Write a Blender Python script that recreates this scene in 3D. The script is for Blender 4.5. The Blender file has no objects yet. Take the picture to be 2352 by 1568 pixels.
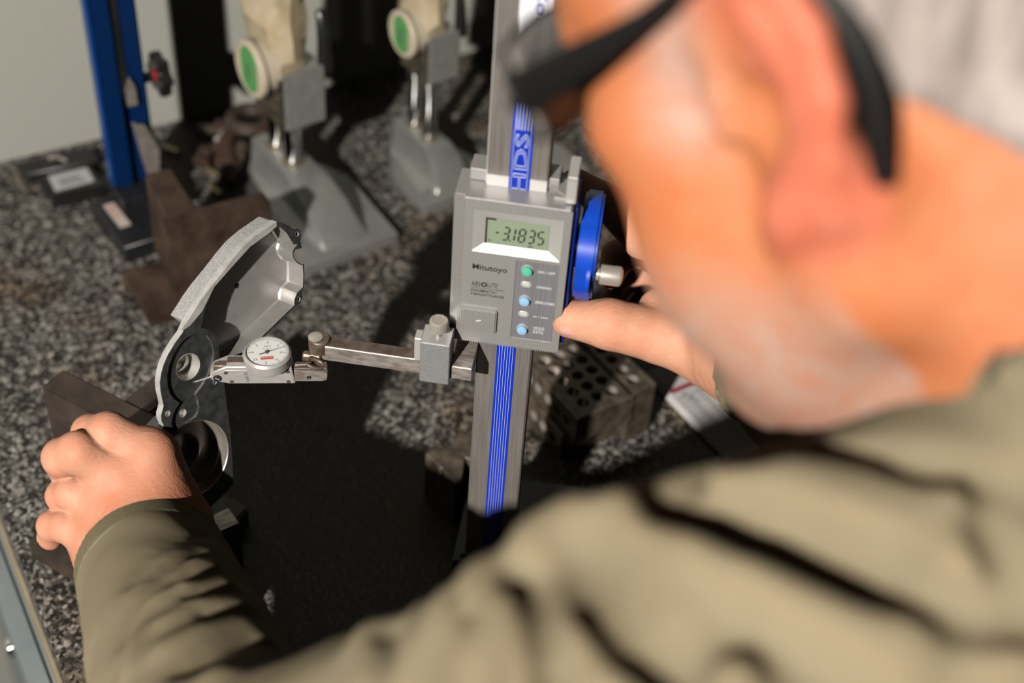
import bpy, bmesh, math, random
import numpy as np
from mathutils import Matrix, Vector, geometry

# ------------------------------------------------------------------ camera, light, exposure
S = 0.001                                     # everything below is written in millimetres
sc = bpy.context.scene
col = sc.collection
random.seed(7)
PITCH, ROLL, CAM_H, FPX = math.radians(42.0), math.radians(4.6), 770.0, 2352 * 50 / 36.0
CX, CY = 1176.0, 784.0
_fw = np.array([0, math.cos(PITCH), -math.sin(PITCH)]); _rt = np.array([1.0, 0, 0]); _up = np.cross(_rt, _fw)
CR = np.array([math.cos(ROLL) * _rt + math.sin(ROLL) * _up, -math.sin(ROLL) * _rt + math.cos(ROLL) * _up, _fw])
CP = np.array([0, 0, CAM_H])
cd = bpy.data.cameras.new('camera'); cam = bpy.data.objects.new('camera', cd); col.objects.link(cam)
cam.matrix_world = Matrix([[CR[0][i], CR[1][i], -CR[2][i], CP[i] * S] for i in range(3)] + [[0, 0, 0, 1]])
cd.lens = 50; cd.sensor_width = 36; cd.clip_start = 0.01; cd.clip_end = 50
cd.dof.use_dof = True; cd.dof.focus_distance = 0.83; cd.dof.aperture_fstop = 4.0
sc.camera = cam
LAMP = (-724.0, -1243.0, 1450.0)               # photographic lamp standing behind the camera to the left
sl = bpy.data.lights.new('studio_lamp', 'POINT'); sl.energy = 385.0; sl.shadow_soft_size = 0.03; sl.color = (1.0, 0.93, 0.84)
so = bpy.data.objects.new('studio_lamp', sl); col.objects.link(so); so.location = tuple(c * S for c in LAMP)
wd = bpy.data.worlds.new('room_light'); sc.world = wd; wd.use_nodes = True
bg = wd.node_tree.nodes['Background']; bg.inputs[0].default_value = (1.0, 0.90, 0.76, 1); bg.inputs[1].default_value = 0.022
sc.cycles.diffuse_bounces = 0; sc.cycles.max_bounces = 8          # bounced light switched off to deepen the shadows
sc.view_settings.view_transform = 'Standard'; sc.view_settings.look = 'None'
sc.view_settings.gamma = 1.0; sc.view_settings.exposure = 0.0; sc.view_settings.use_curve_mapping = False


def ray(x, y): return ((x - CX) / FPX) * CR[0] - ((y - CY) / FPX) * CR[1] + CR[2]
def at(x, y, z=0.0):                          # point of a horizontal level seen at a pixel
    d = ray(x, y); return CP + d * ((z - CAM_H) / d[2])
def dep(x, y, depth): return CP + ray(x, y) * depth


# ------------------------------------------------------------------ materials
MATS = {}
def mat(name, c, rough=0.5, metal=0.0, c2=None, scale=60, detail=4, bump=0.0, bscale=None, spec=0.5, stretch=None,
        lo=0.35, hi=0.65, aniso=0.0, sss=0.0, sssr=(1, .3, .15), trans=0.0, alpha=1.0, rough2=None, coat=0.0):
    m = bpy.data.materials.new(name); m.use_nodes = True
    nt = m.node_tree; b = nt.nodes['Principled BSDF']
    b.inputs['Base Color'].default_value = (*c, 1); b.inputs['Roughness'].default_value = rough
    b.inputs['Metallic'].default_value = metal; b.inputs['Specular IOR Level'].default_value = spec
    b.inputs['Anisotropic'].default_value = aniso; b.inputs['Alpha'].default_value = alpha
    b.inputs['Transmission Weight'].default_value = trans; b.inputs['Coat Weight'].default_value = coat
    if sss:
        b.inputs['Subsurface Weight'].default_value = sss; b.inputs['Subsurface Radius'].default_value = sssr
        b.inputs['Subsurface Scale'].default_value = 0.004
    tc = nt.nodes.new('ShaderNodeTexCoord'); mp = nt.nodes.new('ShaderNodeMapping')
    nt.links.new(tc.outputs['Object'], mp.inputs['Vector'])
    if stretch: mp.inputs['Scale'].default_value = stretch
    if c2 is not None or rough2 is not None:
        n = nt.nodes.new('ShaderNodeTexNoise'); n.inputs['Scale'].default_value = scale; n.inputs['Detail'].default_value = detail
        nt.links.new(mp.outputs[0], n.inputs['Vector'])
        r = nt.nodes.new('ShaderNodeValToRGB'); r.color_ramp.elements[0].position = lo; r.color_ramp.elements[1].position = hi
        nt.links.new(n.outputs['Fac'], r.inputs[0])
        if c2 is not None:
            r.color_ramp.elements[0].color = (*c, 1); r.color_ramp.elements[1].color = (*c2, 1)
            nt.links.new(r.outputs[0], b.inputs['Base Color'])
        if rough2 is not None:
            mr = nt.nodes.new('ShaderNodeMapRange'); mr.inputs[1].default_value = lo; mr.inputs[2].default_value = hi
            mr.inputs[3].default_value = rough; mr.inputs[4].default_value = rough2
            nt.links.new(n.outputs['Fac'], mr.inputs[0]); nt.links.new(mr.outputs[0], b.inputs['Roughness'])
    if bump:
        n2 = nt.nodes.new('ShaderNodeTexNoise'); n2.inputs['Scale'].default_value = bscale or scale * 3
        n2.inputs['Detail'].default_value = 3; nt.links.new(mp.outputs[0], n2.inputs['Vector'])
        bp = nt.nodes.new('ShaderNodeBump'); bp.inputs['Strength'].default_value = bump; bp.inputs['Distance'].default_value = 0.001
        nt.links.new(n2.outputs['Fac'], bp.inputs['Height']); nt.links.new(bp.outputs[0], b.inputs['Normal'])
    MATS[name] = m
    return m

def granite_mat():
    m = bpy.data.materials.new('granite'); m.use_nodes = True; nt = m.node_tree; b = nt.nodes['Principled BSDF']
    tc = nt.nodes.new('ShaderNodeTexCoord')
    def noise(s, d): 
        n = nt.nodes.new('ShaderNodeTexNoise'); n.inputs['Scale'].default_value = s; n.inputs['Detail'].default_value = d
        nt.links.new(tc.outputs['Object'], n.inputs['Vector']); return n
    wob = noise(500, 2)
    add = nt.nodes.new('ShaderNodeMixRGB'); add.blend_type = 'ADD'; add.inputs[0].default_value = 0.0025
    nt.links.new(tc.outputs['Object'], add.inputs[1]); nt.links.new(wob.outputs['Color'], add.inputs[2])
    v = nt.nodes.new('ShaderNodeTexVoronoi'); v.inputs['Scale'].default_value = 400; nt.links.new(add.outputs[0], v.inputs['Vector'])
    bw = nt.nodes.new('ShaderNodeRGBToBW'); nt.links.new(v.outputs['Color'], bw.inputs[0])
    n1 = noise(150, 4)
    sm = nt.nodes.new('ShaderNodeMath'); sm.operation = 'MULTIPLY_ADD'; sm.inputs[1].default_value = 0.9
    nt.links.new(n1.outputs['Fac'], sm.inputs[0]); 
    sb = nt.nodes.new('ShaderNodeMath'); sb.operation = 'SUBTRACT'; sb.inputs[1].default_value = 0.45
    nt.links.new(bw.outputs[0], sb.inputs[0]); nt.links.new(sb.outputs[0], sm.inputs[2])
    r = nt.nodes.new('ShaderNodeValToRGB'); e = r.color_ramp.elements
    e[0].position = 0.22; e[0].color = (0.012, 0.012, 0.012, 1); e[1].position = 1.0; e[1].color = (0.43, 0.405, 0.375, 1)
    for p, c in ((0.40, (0.03, 0.029, 0.028, 1)), (0.52, (0.075, 0.071, 0.066, 1)), (0.70, (0.175, 0.165, 0.153, 1))):
        q = e.new(p); q.color = c
    nt.links.new(sm.outputs[0], r.inputs[0])
    st = noise(14, 3); sr = nt.nodes.new('ShaderNodeValToRGB'); sr.color_ramp.elements[0].position = 0.52; sr.color_ramp.elements[1].position = 0.72
    sr.color_ramp.elements[0].color = (1, 1, 1, 1); sr.color_ramp.elements[1].color = (0.78, 0.64, 0.48, 1)
    nt.links.new(st.outputs['Fac'], sr.inputs[0])
    mul = nt.nodes.new('ShaderNodeMixRGB'); mul.blend_type = 'MULTIPLY'; mul.inputs[0].default_value = 1.0
    nt.links.new(r.outputs[0], mul.inputs[1]); nt.links.new(sr.outputs[0], mul.inputs[2])
    nt.links.new(mul.outputs[0], b.inputs['Base Color'])
    b.inputs['Roughness'].default_value = 0.55; b.inputs['Specular IOR Level'].default_value = 0.3
    MATS['granite'] = m

granite_mat()
mat('wall_paint', (0.38, 0.39, 0.355), 0.75, bump=0.25, bscale=220, spec=0.2)
mat('floor_paint', (0.05, 0.055, 0.06), 0.7, c2=(0.07, 0.075, 0.08), scale=8)
mat('steel_grey_paint', (0.20, 0.24, 0.255), 0.45, c2=(0.25, 0.28, 0.29), scale=20)
mat('trim_tan', (0.36, 0.30, 0.20), 0.6, c2=(0.22, 0.19, 0.14), scale=30, stretch=(1, 1, 6))
mat('chrome', (0.75, 0.75, 0.76), 0.12, 1.0)
mat('brushed_steel', (0.30, 0.28, 0.262), 0.4, 0.45, c2=(0.20, 0.186, 0.172), scale=40, stretch=(22, 22, 0.6), bump=0.15, bscale=120, lo=0.3, hi=0.7)
mat('edge_steel', (0.62, 0.61, 0.60), 0.35, 0.5)
mat('strip_blue', (0.006, 0.03, 0.42), 0.42, spec=0.4)
mat('strip_line', (0.50, 0.58, 0.90), 0.5)
mat('label_white', (0.74, 0.76, 0.82), 0.5)
mat('ink_blue', (0.03, 0.06, 0.36), 0.5)
mat('ink_black', (0.012, 0.012, 0.014), 0.5)
mat('ink_grey', (0.07, 0.07, 0.08), 0.6)
mat('ink_red', (0.55, 0.04, 0.03), 0.5)
mat('silver_paint', (0.325, 0.32, 0.315), 0.40, 0.4, c2=(0.36, 0.355, 0.35), scale=900, bump=0.08, bscale=1500)
mat('silver_light', (0.50, 0.495, 0.48), 0.38, 0.35)
mat('panel_grey', (0.215, 0.215, 0.24), 0.45, 0.3, c2=(0.26, 0.26, 0.285), scale=900, stretch=(1, 1, .02))
mat('lcd', (0.235, 0.29, 0.205), 0.3)
mat('lcd_dark', (0.012, 0.016, 0.012), 0.4)
mat('button_green', (0.10, 0.46, 0.32), 0.4)
mat('button_blue', (0.27, 0.48, 0.72), 0.4)
mat('button_grey', (0.47, 0.48, 0.46), 0.4)
mat('print_white', (0.62, 0.64, 0.66), 0.5)
mat('wheel_blue', (0.005, 0.06, 0.50), 0.38)
mat('wheel_blue_dark', (0.004, 0.02, 0.20), 0.4)
mat('base_black', (0.02, 0.021, 0.026), 0.5, c2=(0.035, 0.036, 0.042), scale=50)
mat('nickel', (0.60, 0.565, 0.51), 0.32, 0.6)
mat('clamp_grey', (0.27, 0.28, 0.29), 0.5, 0.4, c2=(0.31, 0.32, 0.33), scale=700, bump=0.2, bscale=1200)
mat('worn_steel', (0.44, 0.41, 0.385), 0.36, 0.5, c2=(0.24, 0.205, 0.18), scale=120, stretch=(1, 3, 3), bump=0.1)
mat('brown_steel', (0.11, 0.075, 0.058), 0.42, 0.45, c2=(0.21, 0.165, 0.135), scale=150, bump=0.15)
mat('satin_steel', (0.52, 0.51, 0.495), 0.36, 0.4, c2=(0.46, 0.45, 0.435), scale=200, stretch=(1, 5, 5))
mat('dial_white', (0.72, 0.73, 0.72), 0.35)
mat('cast_rough', (0.40, 0.40, 0.405), 0.5, 0.4, c2=(0.55, 0.55, 0.555), scale=700, bump=0.5, bscale=900)
mat('machined', (0.50, 0.49, 0.48), 0.32, 0.62, c2=(0.40, 0.39, 0.38), scale=90, rough2=0.42, bump=0.03, bscale=300)
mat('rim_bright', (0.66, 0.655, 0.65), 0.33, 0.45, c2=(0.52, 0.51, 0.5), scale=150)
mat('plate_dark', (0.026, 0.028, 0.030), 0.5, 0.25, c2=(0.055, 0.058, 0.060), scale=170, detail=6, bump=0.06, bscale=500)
mat('bore_bright', (0.72, 0.70, 0.68), 0.22, 0.7)
mat('bore_dull', (0.42, 0.385, 0.345), 0.3, 0.6, c2=(0.33, 0.295, 0.26), scale=60)
mat('rust_brown', (0.034, 0.021, 0.015), 0.62, 0.25, c2=(0.095, 0.060, 0.042), scale=45, detail=7, bump=0.3, bscale=260, spec=0.4)
mat('rust_dark', (0.042, 0.033, 0.028), 0.5, 0.35, c2=(0.085, 0.062, 0.048), scale=55, detail=7, bump=0.2, bscale=260)
mat('rust_orange', (0.055, 0.022, 0.012), 0.8, 0.1, c2=(0.028, 0.018, 0.014), scale=70, detail=6, bump=0.35, bscale=240)
mat('block_steel', (0.15, 0.122, 0.09), 0.42, 0.35, c2=(0.06, 0.048, 0.036), scale=110, detail=6, bump=0.12, bscale=300)
mat('block_bore', (0.55, 0.50, 0.46), 0.28, 0.55)
mat('cast_grey', (0.34, 0.35, 0.345), 0.36, 0.6, c2=(0.40, 0.41, 0.40), scale=40, bump=0.1, bscale=400)
mat('head_silver', (0.33, 0.335, 0.33), 0.33, 0.5, c2=(0.38, 0.38, 0.37), scale=120)
mat('dial_cream', (0.50, 0.44, 0.34), 0.4)
mat('sticker_green', (0.08, 0.29, 0.085), 0.6)
mat('mechanism', (0.03, 0.028, 0.025), 0.5, 0.5, c2=(0.16, 0.13, 0.09), scale=180)
mat('bag_plastic', (0.60, 0.51, 0.36), 0.22, 0.0, c2=(0.45, 0.35, 0.20), scale=45, spec=0.7, alpha=0.86, bump=0.3, bscale=60)
mat('black_plastic', (0.012, 0.012, 0.013), 0.35)
mat('black_metal', (0.014, 0.015, 0.017), 0.38, 0.2, c2=(0.022, 0.023, 0.026), scale=60)
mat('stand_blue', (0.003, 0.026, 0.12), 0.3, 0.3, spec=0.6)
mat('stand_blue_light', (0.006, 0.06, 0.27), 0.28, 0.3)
mat('paper_white', (0.52, 0.51, 0.52), 0.7)
mat('paper_line', (0.16, 0.155, 0.17), 0.7)
mat('maroon', (0.26, 0.005, 0.03), 0.6)
mat('tag_white', (0.46, 0.47, 0.48), 0.6)
mat('tag_pink', (0.55, 0.47, 0.43), 0.6)
mat('brass', (0.34, 0.28, 0.16), 0.4, 0.8)
mat('red_plastic', (0.40, 0.03, 0.03), 0.4)


# ------------------------------------------------------------------ mesh building
class MB:
    def __init__(s): s.v = []; s.f = []; s.M = np.eye(4)
    def frame(s, o=(0, 0, 0), x=(1, 0, 0), y=(0, 1, 0), z=None):
        x = np.array(x, float); x /= np.linalg.norm(x); y = np.array(y, float)
        if z is None: z = np.cross(x, y)
        z = np.array(z, float); z /= np.linalg.norm(z); y = np.cross(z, x)
        s.M = np.eye(4); s.M[:3, 0] = x; s.M[:3, 1] = y; s.M[:3, 2] = z; s.M[:3, 3] = o
        return s
    def reset(s): s.M = np.eye(4); return s
    def add(s, vs, fs):
        b = len(s.v); vs = np.asarray(vs, float)
        s.v.extend((vs @ s.M[:3, :3].T + s.M[:3, 3]).tolist())
        s.f.extend([tuple(b + i for i in f) for f in fs]); return s
    def box(s, x0, x1, y0, y1, z0, z1):
        return s.add([(x, y, z) for z in (z0, z1) for x, y in ((x0, y0), (x1, y0), (x1, y1), (x0, y1))],
                     [(3, 2, 1, 0), (4, 5, 6, 7), (0, 1, 5, 4), (1, 2, 6, 5), (2, 3, 7, 6), (3, 0, 4, 7)])
    def prism(s, poly, z0, z1, holes=(), top=True, bottom=True, sides=True, hsides=True, top_poly=None):
        loops = [list(poly)] + [list(h) for h in holes]
        if area(loops[0]) < 0: loops[0].reverse()
        for h in loops[1:]:
            if area(h) > 0: h.reverse()
        flat = [p for l in loops for p in l]; n = len(flat)
        if len(loops) == 1: tris = [tuple(range(n))]
        else:
            tris = geometry.tessellate_polygon([[Vector((p[0], p[1], 0)) for p in l] for l in loops])
            tris = [t if tarea([flat[i] for i in t]) > 0 else t[::-1] for t in tris]
        vs = [(x, y, z0) for x, y in flat] + [(x, y, z1) for x, y in flat]; fs = []
        if bottom: fs += [tuple(reversed(t)) for t in tris]
        if top: fs += [tuple(i + n for i in t) for t in tris]
        k = 0
        for li, l in enumerate(loops):
            m = len(l)
            if (li == 0 and sides) or (li > 0 and hsides):
                fs += [(k + i, k + (i + 1) % m, n + k + (i + 1) % m, n + k + i) for i in range(m)]
            k += m
        return s.add(vs, fs)
    def loft(s, rings, cap0=True, cap1=True, closed=True):
        n = len(rings[0]); vs = [p for r in rings for p in r]; fs = []
        for k in range(len(rings) - 1):
            for i in range(n if closed else n - 1):
                j = (i + 1) % n; fs.append((k * n + i, k * n + j, (k + 1) * n + j, (k + 1) * n + i))
        if cap0: fs.append(tuple(reversed(range(n))))
        if cap1: fs.append(tuple((len(rings) - 1) * n + i for i in range(n)))
        return s.add(vs, fs)
    def lathe(s, prof, n=32, cap=True, wave=0.0):          # prof: (r, z) along local z
        rings = []
        for r, z in prof:
            rings.append([((r + (wave if (i % 2 and wave and r > 0) else 0)) * math.cos(2 * math.pi * i / n),
                           (r + (wave if (i % 2 and wave and r > 0) else 0)) * math.sin(2 * math.pi * i / n), z) for i in range(n)])
        return s.loft(rings, cap, cap)
    def cyl(s, p0, p1, r0, r1=None, n=24):
        p0 = np.array(p0, float); p1 = np.array(p1, float); r1 = r0 if r1 is None else r1
        ax = p1 - p0; L = np.linalg.norm(ax); ax /= L
        u = np.cross(ax, (0, 0, 1) if abs(ax[2]) < 0.9 else (1, 0, 0)); u /= np.linalg.norm(u); w = np.cross(ax, u)
        return s.loft([[p + r * (math.cos(2 * math.pi * i / n) * u + math.sin(2 * math.pi * i / n) * w) for i in range(n)] for p, r in ((p0, r0), (p1, r1))])
    def tube(s, pts, r, n=12, cap=True):
        pts = [np.array(p, float) for p in pts]; rings = []
        rr = r if hasattr(r, '__len__') else [r] * len(pts); ref = None
        for i, p in enumerate(pts):
            t = pts[min(i + 1, len(pts) - 1)] - pts[max(i - 1, 0)]; t /= np.linalg.norm(t)
            if ref is None:
                ref = np.cross(t, (0, 0, 1) if abs(t[2]) < 0.9 else (1, 0, 0))
            u = ref - t * (ref @ t); u /= np.linalg.norm(u); ref = u; w = np.cross(t, u)
            rings.append([p + rr[i] * (math.cos(2 * math.pi * k / n) * u + math.sin(2 * math.pi * k / n) * w) for k in range(n)])
        return s.loft(rings, cap, cap)
    def mesh(s, name, bevel=0.0, angle=35, seg=1, fix=True):
        me = bpy.data.meshes.new(name)
        me.from_pydata([(x * S, y * S, z * S) for x, y, z in s.v], [], s.f)
        if fix or bevel:
            bm = bmesh.new(); bm.from_mesh(me)
            if fix: bmesh.ops.remove_doubles(bm, verts=bm.verts, dist=1e-6); bmesh.ops.recalc_face_normals(bm, faces=bm.faces)
            if bevel:
                es = [e for e in bm.edges if len(e.link_faces) == 2 and e.calc_face_angle(0) > math.radians(28)]
                bmesh.ops.bevel(bm, geom=es, offset=bevel * S, segments=seg, affect='EDGES', clamp_overlap=True)
            bm.to_mesh(me); bm.free()
        smooth(me, angle); return me
    def build(s, name, m, parent=None, bevel=0.0, angle=35, seg=1, fix=True, label=None, kind=None):
        return put(name, s.mesh(name, bevel, angle, seg, fix), m, parent, label, kind)

def smooth(me, angle=35):
    me.polygons.foreach_set('use_smooth', [True] * len(me.polygons))
    me.set_sharp_from_angle(angle=math.radians(angle)); me.update()
def area(p): return 0.5 * sum(p[i][0] * p[(i + 1) % len(p)][1] - p[(i + 1) % len(p)][0] * p[i][1] for i in range(len(p)))
tarea = area
def put(name, me, m, parent=None, label=None, kind=None):
    o = bpy.data.objects.new(name, me); col.objects.link(o)
    if m is not None and not me.materials: me.materials.append(MATS[m] if isinstance(m, str) else m)
    if parent is not None: o.parent = parent
    if label: o['label'] = label
    if kind: o['kind'] = kind
    return o
def tag(o, label, cat, group=None, kind=None):
    o['label'] = label; o['category'] = cat
    if group: o['group'] = group
    if kind: o['kind'] = kind
    return o
def thing(name, label, cat, loc=(0, 0, 0), yaw=0.0, R=None, group=None):
    o = bpy.data.objects.new(name, None); col.objects.link(o); o.empty_display_size = 0.02
    if R is not None:
        o.matrix_world = Matrix([[R[i][0], R[i][1], R[i][2], loc[i] * S] for i in range(3)] + [[0, 0, 0, 1]])
    else:
        o.location = (loc[0] * S, loc[1] * S, loc[2] * S); o.rotation_euler = (0, 0, yaw)
    return tag(o, label, cat, group)
def dup(root, loc, yaw, label, group=None):
    r = root.copy(); col.objects.link(r); r.location = tuple(c * S for c in loc); r.rotation_euler = (0, 0, yaw); r['label'] = label
    if group: r['group'] = group
    for ch in root.children:
        c = ch.copy(); col.objects.link(c); c.parent = r
        for g in ch.children:
            d = g.copy(); col.objects.link(d); d.parent = c
    return r
def arc(cx, cy, r, a0, a1, n): return [(cx + r * math.cos(math.radians(a0 + (a1 - a0) * i / n)), cy + r * math.sin(math.radians(a0 + (a1 - a0) * i / n))) for i in range(n + 1)]
def circ(cx, cy, r, n=32): return arc(cx, cy, r, 0, 360, n)[:-1]
def rrect(x0, x1, y0, y1, r, n=4):
    return arc(x1 - r, y0 + r, r, -90, 0, n) + arc(x1 - r, y1 - r, r, 0, 90, n) + arc(x0 + r, y1 - r, r, 90, 180, n) + arc(x0 + r, y0 + r, r, 180, 270, n)
def smooth_loop(pts, n=4, closed=True):                # Catmull-Rom through points
    pts = [np.array(p, float) for p in pts]; m = len(pts); out = []
    for i in range(m if closed else m - 1):
        g = (lambda k: pts[k % m]) if closed else (lambda k: pts[min(max(k, 0), m - 1)])
        p0, p1, p2, p3 = g(i - 1), g(i), g(i + 1), g(i + 2)
        for k in range(n):
            t = k / n
            out.append(0.5 * ((2 * p1) + (-p0 + p2) * t + (2 * p0 - 5 * p1 + 4 * p2 - p3) * t * t + (-p0 + 3 * p1 - 3 * p2 + p3) * t ** 3))
    if not closed: out.append(pts[-1])
    return [tuple(p) for p in out]
def lettering(txt, m, parent, o, x, y, width, height, name='lettering', outline=0.0, bold=0.0, lift=0.06):
    """flat print: o = lower left corner, x / y = reading and up direction (local mm)"""
    cu = bpy.data.curves.new('type', 'FONT'); cu.body = txt; cu.size = 1.0; cu.resolution_u = 2
    if outline: cu.fill_mode = 'NONE'; cu.bevel_depth = outline; cu.bevel_resolution = 0
    elif bold: cu.offset = bold
    ob = bpy.data.objects.new('type', cu); col.objects.link(ob)
    dg = bpy.context.evaluated_depsgraph_get(); me = bpy.data.meshes.new_from_object(ob.evaluated_get(dg))
    bpy.data.objects.remove(ob); bpy.data.curves.remove(cu)
    co = np.empty(len(me.vertices) * 3); me.vertices.foreach_get('co', co); co = co.reshape(-1, 3)
    lo, hi = co.min(0), co.max(0)
    x = np.array(x, float); y = np.array(y, float); n = np.cross(x, y)
    q = np.array(o, float) + np.outer((co[:, 0] - lo[0]) / (hi[0] - lo[0]) * width, x) + np.outer((co[:, 1] - lo[1]) / (hi[1] - lo[1]) * height, y) + n * lift
    if outline: q += np.outer(co[:, 2] * 2, n)
    me.vertices.foreach_set('co', (q * S).ravel()); me.materials.clear(); me.update(); me.name = name
    return put(name, me, m, parent)
def cut(ob, mb):                                       # boolean difference, applied
    me = mb.mesh('cutter'); c = bpy.data.objects.new('cutter', me); col.objects.link(c); c.matrix_world = ob.matrix_world
    md = ob.modifiers.new('b', 'BOOLEAN'); md.object = c; md.operation = 'DIFFERENCE'; md.solver = 'EXACT'; md.use_self = True
    dg = bpy.context.evaluated_depsgraph_get(); new = bpy.data.meshes.new_from_object(ob.evaluated_get(dg))
    ob.modifiers.clear(); old = ob.data; ob.data = new; bpy.data.objects.remove(c); smooth(new, 30)
    return ob

# ------------------------------------------------------------------ the room
WA = math.radians(32.2); D1 = np.array([math.cos(WA), math.sin(WA), 0]); D2 = np.array([-math.sin(WA), math.cos(WA), 0])
def uv(u, v, z=0): return D1 * u + D2 * v + np.array([0, 0, z])
w = MB().frame((0, 0, 0), D1, D2); w.box(-900, 1500, 1139, 1180, -900, 1500)
wl = w.build('wall_back', 'wall_paint'); wl['kind'] = 'structure'; wl['label'] = 'pale grey green painted wall behind the granite plate'
w = MB().frame((0, 0, 0), D1, D2); w.box(-1500, 1800, -1200, 1180, -910, -900)
fl = w.build('floor', 'floor_paint'); fl['kind'] = 'structure'; fl['label'] = 'dark floor under the bench'

g = thing('surface_plate', 'speckled grey granite surface plate carrying all the tools', 'surface plate', uv(48, 330, -110), WA)
w = MB().box(0, 900, 0, 806, 0, 110); w.build('slab', 'granite', g, bevel=1.2, seg=2)
st = thing('plate_stand', 'grey blue steel stand under the granite plate with a chrome knob', 'stand', uv(48, 330, -900), WA)
w = MB().box(-1, 900, 0, 806, 770, 789.8); w.build('top_tray', 'steel_grey_paint', st, bevel=2)
w = MB().box(-17, -1, 0, 806, 742, 789.5); w.build('side_rail', 'steel_grey_paint', st, bevel=2.5, seg=2)
w = MB().box(-2.5, .2, 180, 806, 42, 78); w.build('edge_trim', 'trim_tan', g, bevel=.5)
for x, y in ((20, 20), (820, 20), (20, 740), (820, 740)):
    w = MB().box(x, x + 50, y, y + 50, 0, 770); w.build('leg', 'steel_grey_paint', st, bevel=2)
w = MB().box(-4, 0, 70, 740, 120, 735); w.build('side_panel', 'base_black', st, bevel=1)
kp = at(33, 1484, -150); kq = np.array([(kp - uv(48, 330)) @ D1, (kp - uv(48, 330)) @ D2, kp[2] + 900])
w = MB().box(kq[0] + 7, kq[0] + 13, 0, 806, 150, 735); w.build('cabinet_side', 'steel_grey_paint', st, bevel=1)
w = MB().frame((kq[0] + 7, kq[1], kq[2]), (0, 1, 0), (0, 0, 1), (-1, 0, 0)); w.lathe([(4, 0), (4, 4), (7.5, 6), (8.5, 9), (7.5, 12), (4, 14), (.01, 14.4)], 24); w.build('rail_knob', 'chrome', st)

# ------------------------------------------------------------------ digital height gauge
GO = np.array([-20.0, 605.0, 0.0]); GY = math.radians(-5)
hg = thing('height_gauge', 'digital height gauge with silver display head and blue striped steel column', 'height gauge', GO, GY)
w = MB().box(-7, 96, -8, 74, 0, 34); w.box(-3, 36, -4, 26, 34, 37)
w.build('base', 'base_black', hg, bevel=1.2)
w = MB().box(0, 32, 0, 17, 36, 470); column = w.build('column', 'brushed_steel', hg, bevel=0.9)
w = MB().box(-.25, .5, -.25, .8, 335, 470); w.build('edge', 'edge_steel', column)
w = MB().box(0.3, 31.7, -.12, 0.3, 333.5, 340.5); w.build('clean_band', 'edge_steel', column)
strip = MB().box(11.7, 22.7, -.35, .1, 38, 386).build('scale_strip', 'strip_blue', hg)
for i in range(6):
    x = 13.3 + i * 1.56
    MB().box(x - .11, x + .11, -.5, -.3, 40, 331).build('strip_line', 'strip_line', strip)
for i in range(6):
    x = 13.5 + i * 1.45
    MB().box(x - .3, x + .3, -.5, -.3, 370, 385).build('strip_line', 'strip_line', strip)
for x in (12.9, 21.2): MB().box(x - .12, x + .12, -.5, -.3, 331, 370).build('strip_line', 'strip_line', strip)
for k, (o1, ww, hh) in enumerate((((20.6, 0, 331.5), 36.5, 7.0),)):
    lettering('HDS', 'strip_line', strip, (o1[0], -.4, o1[2]), (0, 0, 1), (-1, 0, 0), ww, hh, outline=0.022)
    lettering('HDS', 'strip_line', strip, (o1[0], -.4, o1[2]), (0, 0, 1), (-1, 0, 0), ww, hh, outline=0.012)
sticker = MB().box(11.0, 26.5, -.4, .1, 398, 470).build('maker_sticker', 'label_white', hg)
lettering('Mitutoyo', 'ink_blue', sticker, (24.0, -.45, 408), (0, 0, 1), (-1, 0, 0), 47, 7, bold=0.01)

# display head
w = MB().frame((0, 0, 0), (1, 0, 0), (0, 0, 1), (0, -1, 0))          # local x = x, y = z, extrude along -y
outer = rrect(-15, 47.2, 232, 333, 1.2)
w.prism(outer, -13, 10, holes=[rrect(-4.6, 43, 296.6, 324.2, .8), rrect(19.8, 43, 239.2, 294.2, .6)])
head = w.build('display_head', 'silver_paint', hg, bevel=.35)
w = MB().box(-14.6, 46.8, -6.4, -5, 233, 332); w.build('face_backing', 'silver_paint', head)
w = MB().box(-9.4, 46.5, -13, 16, 332, 333.4); w.box(-9.2, 38, 3, 17, 333.4, 340.5)
w.box(36, 47, -6, 12, 333, 335.5); w.build('top_tier', 'silver_paint', head, bevel=.5)
w = MB().frame((0, -9.98, 0)); 
for i in range(6): w.box(-14.7 + i * .95, -14.25 + i * .95, -.25, .1, 233, 332.6)
w.build('side_ribs', 'silver_paint', head)
w = MB()
for i in range(40): w.box(-8.6 + i * 1.38, -8.0 + i * 1.38, -10.2, -9.6, 231.6, 233.2)
w.build('lower_serration', 'silver_paint', head)
w = MB().frame((0, 0, 0), (1, 0, 0), (0, 0, 1), (0, -1, 0))
b0 = [(-4.6, 296.6), (43, 296.6), (43, 324.2), (-4.6, 324.2)]; b1 = [(2.0, 301.2), (35.6, 301.2), (35.6, 317.8), (2.0, 317.8)]
w.loft([[(x, y, 9.95) for x, y in b0], [(x, y, 7.2) for x, y in b1]], False, False)
w.build('bezel', 'silver_light', head)
lcd = MB().box(1.9, 35.7, -7.6, -7.0, 301.1, 317.9).build('lcd_screen', 'lcd', hg)
MB().box(1.9, 2.9, -7.75, -7.2, 301.1, 317.9).build('screen_border', 'lcd_dark', lcd)
MB().box(1.9, 7.5, -7.75, -7.2, 317.1, 317.9).build('screen_border', 'lcd_dark', lcd)
SEG = {'3': 'abgcd', '1': 'bc', '8': 'abcdefg', '5': 'afgcd', '-': 'g'}
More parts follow.
